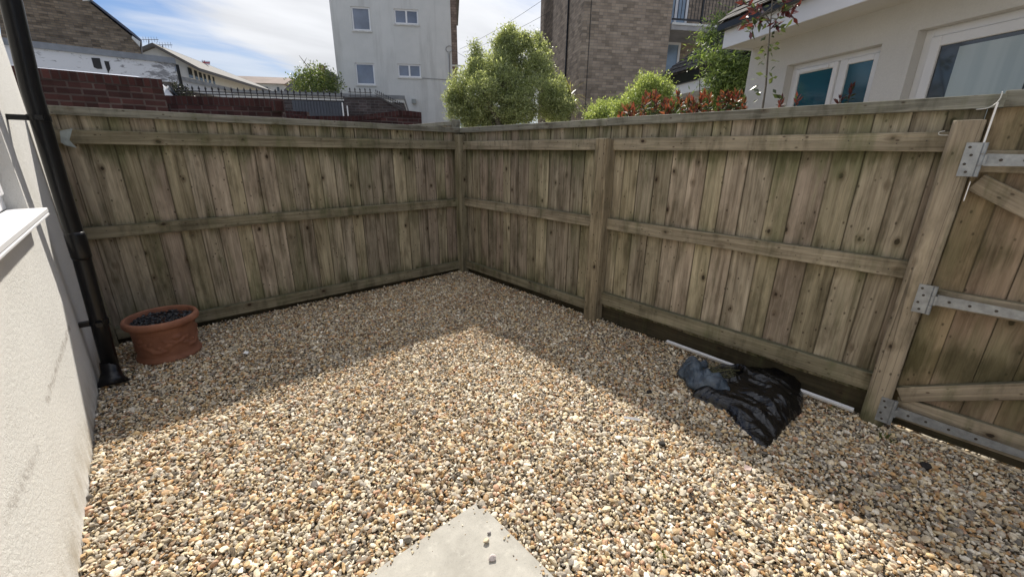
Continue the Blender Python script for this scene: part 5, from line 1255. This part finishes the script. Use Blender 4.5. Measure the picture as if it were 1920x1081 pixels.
# thin sapling in front of the cream house
def sapling():
    r0 = random.Random(12); dp = 3.75; pts = [atd(1428, 215, dp), atd(1436, 160, dp), atd(1440, 100, dp), atd(1444, 50, dp), atd(1448, 5, dp), atd(1452, -40, dp)]
    t = tag(empty('sapling', Vector((pts[0].x, pts[0].y, 0))), 'thin young tree with sparse hanging leaves in front of the cream house', 'sapling')
    b = MB(); b.tube([Vector((pts[0].x, pts[0].y, 0))]+pts, [.012, .009, .008, .007, .006, .005, .004], 6)
    g, r_ = MB(), MB()
    for k in range(64):
        s = r0.uniform(.5, 4.9); i = int(s); p_ = pts[i].lerp(pts[i+1], s-i); a = r0.uniform(0, 6.28); out = Vector((math.cos(a), math.sin(a), r0.uniform(-.2, .5))).normalized(); l = r0.uniform(.045, .085)
        q_ = p_+out*r0.uniform(.02, .09); d = (out+Z*r0.uniform(-1.1, .3)).normalized(); sd = d.cross(Vector((r0.gauss(0, 1), r0.gauss(0, 1), r0.gauss(0, 1)))).normalized(); nn = d.cross(sd)
        tg = g if s < 3.6 or r0.random() < .4 else r_
        tg.add([q_, q_+d*l*.45+sd*l*.24+nn*l*.08, q_+d*l, q_+d*l*.45-sd*l*.24+nn*l*.08, q_+d*l*.5], [(0, 1, 4), (1, 2, 4), (0, 4, 3), (4, 2, 3)])
    for (qx, qy) in [(1400, 28), (1415, 12), (1385, 45), (1425, 40), (1470, 20), (1490, 35), (1500, 10), (1405, 60), (1460, 50), (1395, 5), (1480, 0)]:
        tip = atd(qx, qy, dp+r0.uniform(-.15, .15)); s = 3.0+r0.random()*1.3; i = int(s); p0_ = pts[i].lerp(pts[i+1], s-i); b.tube([p0_, p0_.lerp(tip, .5)+Z*.03, tip], [.005, .004, .002], 5)
        for k in range(11):
            d = ((tip-p0_).normalized()+Vector([r0.gauss(0, .75) for _ in range(3)])).normalized(); l = r0.uniform(.05, .10); q_ = tip.lerp(p0_, r0.uniform(0, .5)); sd = d.cross(Vector([r0.gauss(0, 1) for _ in range(3)])).normalized(); nn = d.cross(sd)
            (r_ if r0.random() < .65 else g).add([q_, q_+d*l*.45+sd*l*.2+nn*l*.08, q_+d*l, q_+d*l*.45-sd*l*.2+nn*l*.08, q_+d*l*.5], [(0, 1, 4), (1, 2, 4), (0, 4, 3), (4, 2, 3)])
    b.build('stem', BARK, t)
    g.build('green_leaves', LF_s, t); r_.build('red_leaves', LF_rd, t)
LF_s = leafmat('sapling_leaf', [(.03, .045, .02), (.07, .09, .035), (.14, .18, .06)], .35, .3, 6)
sapling()
# bush left of the white block
D3 = 17.0
shrub('garden_tree', 'tree', 'loose green and yellowish garden tree left of the white block above the railings', [bl(575, 150, D3, 18), bl(592, 142, D3, 16), bl(610, 150, D3, 18), bl(560, 158, D3, 14), bl(624, 158, D3, 16), bl(590, 165, D3, 22), bl(615, 170, D3, 16), bl(565, 170, D3, 14)][::-1], 4200, .10, leafmat('mixed_leaf', [(.05, .08, .02), (.12, .17, .05), (.22, .26, .08), (.14, .13, .09)], .3, .5, .8), seed=8, shell=.3, rough=.6, strag=.2)
tg = MB(); a_ = atd(590, 150, D3); tg.tube([a_, atd(575, 122, D3), atd(561, 104, D3)], [.03, .02, .008], 5); tg.tube([atd(578, 128, D3), atd(583, 112, D3)], [.015, .006], 5); tg.tube([atd(570, 118, D3), atd(575, 108, D3)], [.012, .005], 5)
tag(tg.build('bare_branch', BARK, loc=a_), 'bare twiggy branch poking up from the garden tree', 'branch')
# climber debris on the peeling building corner
shrub('shrub', 'shrub', 'dark scrubby bush behind the car at the left end of the railings', [bl(335, 172, 11.5, 8, 1, 1.5), bl(342, 178, 11.5, 8)], 900, .07, leafmat('dark_scrub', [(.015, .02, .012), (.04, .045, .025)], .15, .5, 2), seed=12, shell=.2)

# ------------------------------------------------------------------ black bin bag
BP = MT('black_polythene', .14); BP.b.inputs['Specular IOR Level'].default_value = .5; P = BP.pos()
BP.col((.003, .003, .004)); nz = BP.noise(BP.scale(P, (1, 1, 1)), 13, 5, .6, 1.6); BP.bump(nz, .4, .02)
BI = MT('bag_painted_sheen', .3); P = BI.pos(); BI.col(BI.mix(BI.mr(BI.noise(P, 14, 4), .35, .7), (.03, .042, .06), (.085, .115, .15))); BI.bump(BI.noise(P, 20, 4, .6, 1.0), .9, .015)  # blue-grey base colour stands in for sky gloss on the film
def gp(x, y, z=0.02): q = onp(x, y, 2, z); return Vector((q.x, q.y, 0))
outl = [(1298, 742), (1330, 757), (1362, 772), (1392, 804), (1418, 830), (1436, 840), (1460, 818), (1480, 792), (1502, 775), (1506, 745), (1500, 722), (1484, 708), (1440, 700), (1395, 696), (1345, 694), (1318, 697), (1302, 712)]
og = [gp(*p) for p in outl]; cg_ = gp(1400, 735)
bag = tag(empty('bin_bag', cg_), 'crumpled black plastic bin bag lying open on the gravel by the right fence', 'bin bag')
nT, nR = 260, 84; vs = []
per = [0]
for i in range(len(og)): per.append(per[-1]+(og[(i+1) % len(og)]-og[i]).length)
def outline(t):
    s = t*per[-1]; i = max(j for j in range(len(og)) if per[j] <= s+1e-9); i = min(i, len(og)-1)
    return og[i].lerp(og[(i+1) % len(og)], (s-per[i])/(per[i+1]-per[i]))
mouth = gp(1300, 718); tail = gp(1436, 830); ax_ = (tail-mouth)
hole = atd(1350, 692, 2.75); tt_ = (.10-EYE.z)/(ray(1350, 692).z); hole = EYE+ray(1350, 692)*tt_; hole.z = 0
_ad = ax_.normalized(); _cd = Vector((-_ad.y, _ad.x, 0))
def Hb(p, s):
    e = (1-s**3.0)**.6
    q = p-mouth; al = q.dot(_ad); ac = q.dot(_cd); dt = (p-tail).length; h = .150*min(1, dt/.40)**.9
    wv = noise.noise(Vector((al*2.5, ac*2.5, 3)))*.12
    f1 = 1-abs(noise.noise(Vector((al*1.8, (ac+wv)*8, .5))))*2.6
    f2 = 1-abs(noise.noise(Vector((al*4+wv*6, (ac+wv)*19, 4.5))))*2.6
    f3 = noise.noise(Vector((p.x*9, p.y*9, 9)))
    dh = (p-hole); hx = dh.dot(Vector((CR.x, CR.y, 0)).normalized())/.125; hy = dh.dot(Vector((_f.x, _f.y, 0)).normalized())/.085
    rh = math.hypot(hx, hy); cr_h = 0 if rh < .8 else min(1, (rh-.8)/.45); cr_h = cr_h*cr_h*(3-2*cr_h)
    z = max(.004, e*(h*(.72+.16*f1)+.011*f2+.03*f3+.002*(1-abs(noise.noise(Vector((q.x*24+f3*2, q.y*24, 2))))*4)))+.026
    z = .028+(z-.028)*(1-.58*math.exp(-(hx*hx/5+(hy+2.0)**2/5)))
    return .028+(z-.028)*cr_h + (.018*math.exp(-((rh-1.25)/.18)**2)*e)
for j in range(nR+1):
    s = j/nR
    for i in range(nT):
        b0 = outline(i/nT); wob = 1+.03*noise.noise(Vector((i*.35, 0, 0))); p = cg_.lerp(b0, s*wob)
        z = Hb(p, s) if j < nR else .022
        vs.append((p.x, p.y, z))
fs = [(j*nT+i, (j+1)*nT+i, (j+1)*nT+(i+1) % nT, j*nT+(i+1) % nT) for j in range(nR) for i in range(nT)]
o_ = len(vs); vs.append((cg_.x, cg_.y, .006)); fs += [(nR*nT+(i+1) % nT, nR*nT+i, o_)[::-1] for i in range(nT)]
b = MB(); b.add(vs, fs); b.build('bag_body', BP.m, bag, smooth=True)
# open mouth: the film is folded back on the side away from the body and takes the painted blue-grey sheen
mc = hole.copy(); mc.z = .05; R2 = Vector((CR.x, CR.y, 0)).normalized(); F2 = Vector((_f.x, _f.y, 0)).normalized()
mo = MB(); K = 90; rowsn = 24; vs = []
for j in range(rowsn):
    s = j/(rowsn-1)
    for i in range(K+1):
        a = rad(112+150*i/K); edge_ = math.sin(math.pi*i/K)**.35
        w = 1+.06*math.sin(5*a+1)+.03*math.sin(11*a)
        # inside lip rises from the hole, rolls over at s=.3 and falls to the gravel
        rr = (.10+.135*s*(.35+.65*edge_))*w; zz = .035+.155*math.sin(math.pi*min(1, (s+.10)/.75))*(.45+.55*edge_) if s < .65 else 0
        zt = .035+.105*(math.sin(math.pi*min(1., .12+s*.88))**.8)*(.5+.5*edge_)
        fold = noise.noise(Vector((math.cos(a)*4, math.sin(a)*4, s*1.6)))*.035+(1-abs(noise.noise(Vector((a*2.6+s*1.2, s*1.5, 2))))*3)*.012+noise.noise(Vector((a*3.3, s*5, 5)))*.016
        p = hole+R2*math.cos(a)*rr*1.18+F2*math.sin(a)*rr*(.85 if math.sin(a) > 0 else .85+.5*s*(-math.sin(a))**.5); vs.append((p.x, p.y, max(.024, zt+fold)))
fs = [(j*(K+1)+i, j*(K+1)+i+1, (j+1)*(K+1)+i+1, (j+1)*(K+1)+i) for j in range(rowsn-1) for i in range(K)]
mo.add(vs, fs); co = mo.build('folded_rim', BI.m, bag, smooth=True); co.modifiers.new('s', 'SOLIDIFY').thickness = .002
axm = Z.copy(); m1 = R2; m2 = F2
r0 = random.Random(4); tw_ = MB(); cc = mc-axm*.012
for k in range(120):
    a = r0.uniform(0, 6.28); rr0 = .10*math.sqrt(r0.random()); p = cc+m1*math.cos(a)*rr0+m2*math.sin(a)*rr0+axm*r0.uniform(.0, .06); d = Vector((r0.gauss(0, 1), r0.gauss(0, 1), r0.gauss(0, .4))).normalized()*r0.uniform(.015, .05)
    tw_.tube([p-d, p+d*.2+Z*.004, p+d], [.0012, .0015, .0008], 4)
tw_.tube([cc-m1*.09+axm*.05-m2*.03, cc+m1*.09+axm*.055+m2*.02], .0035, 5)
kind(tag(tw_.build('garden_clippings', plain('dry_clippings', (.11, .105, .05), .8, .4, 60), loc=mc), 'dry garden clippings inside the mouth of the bin bag', 'clippings'), 'stuff')
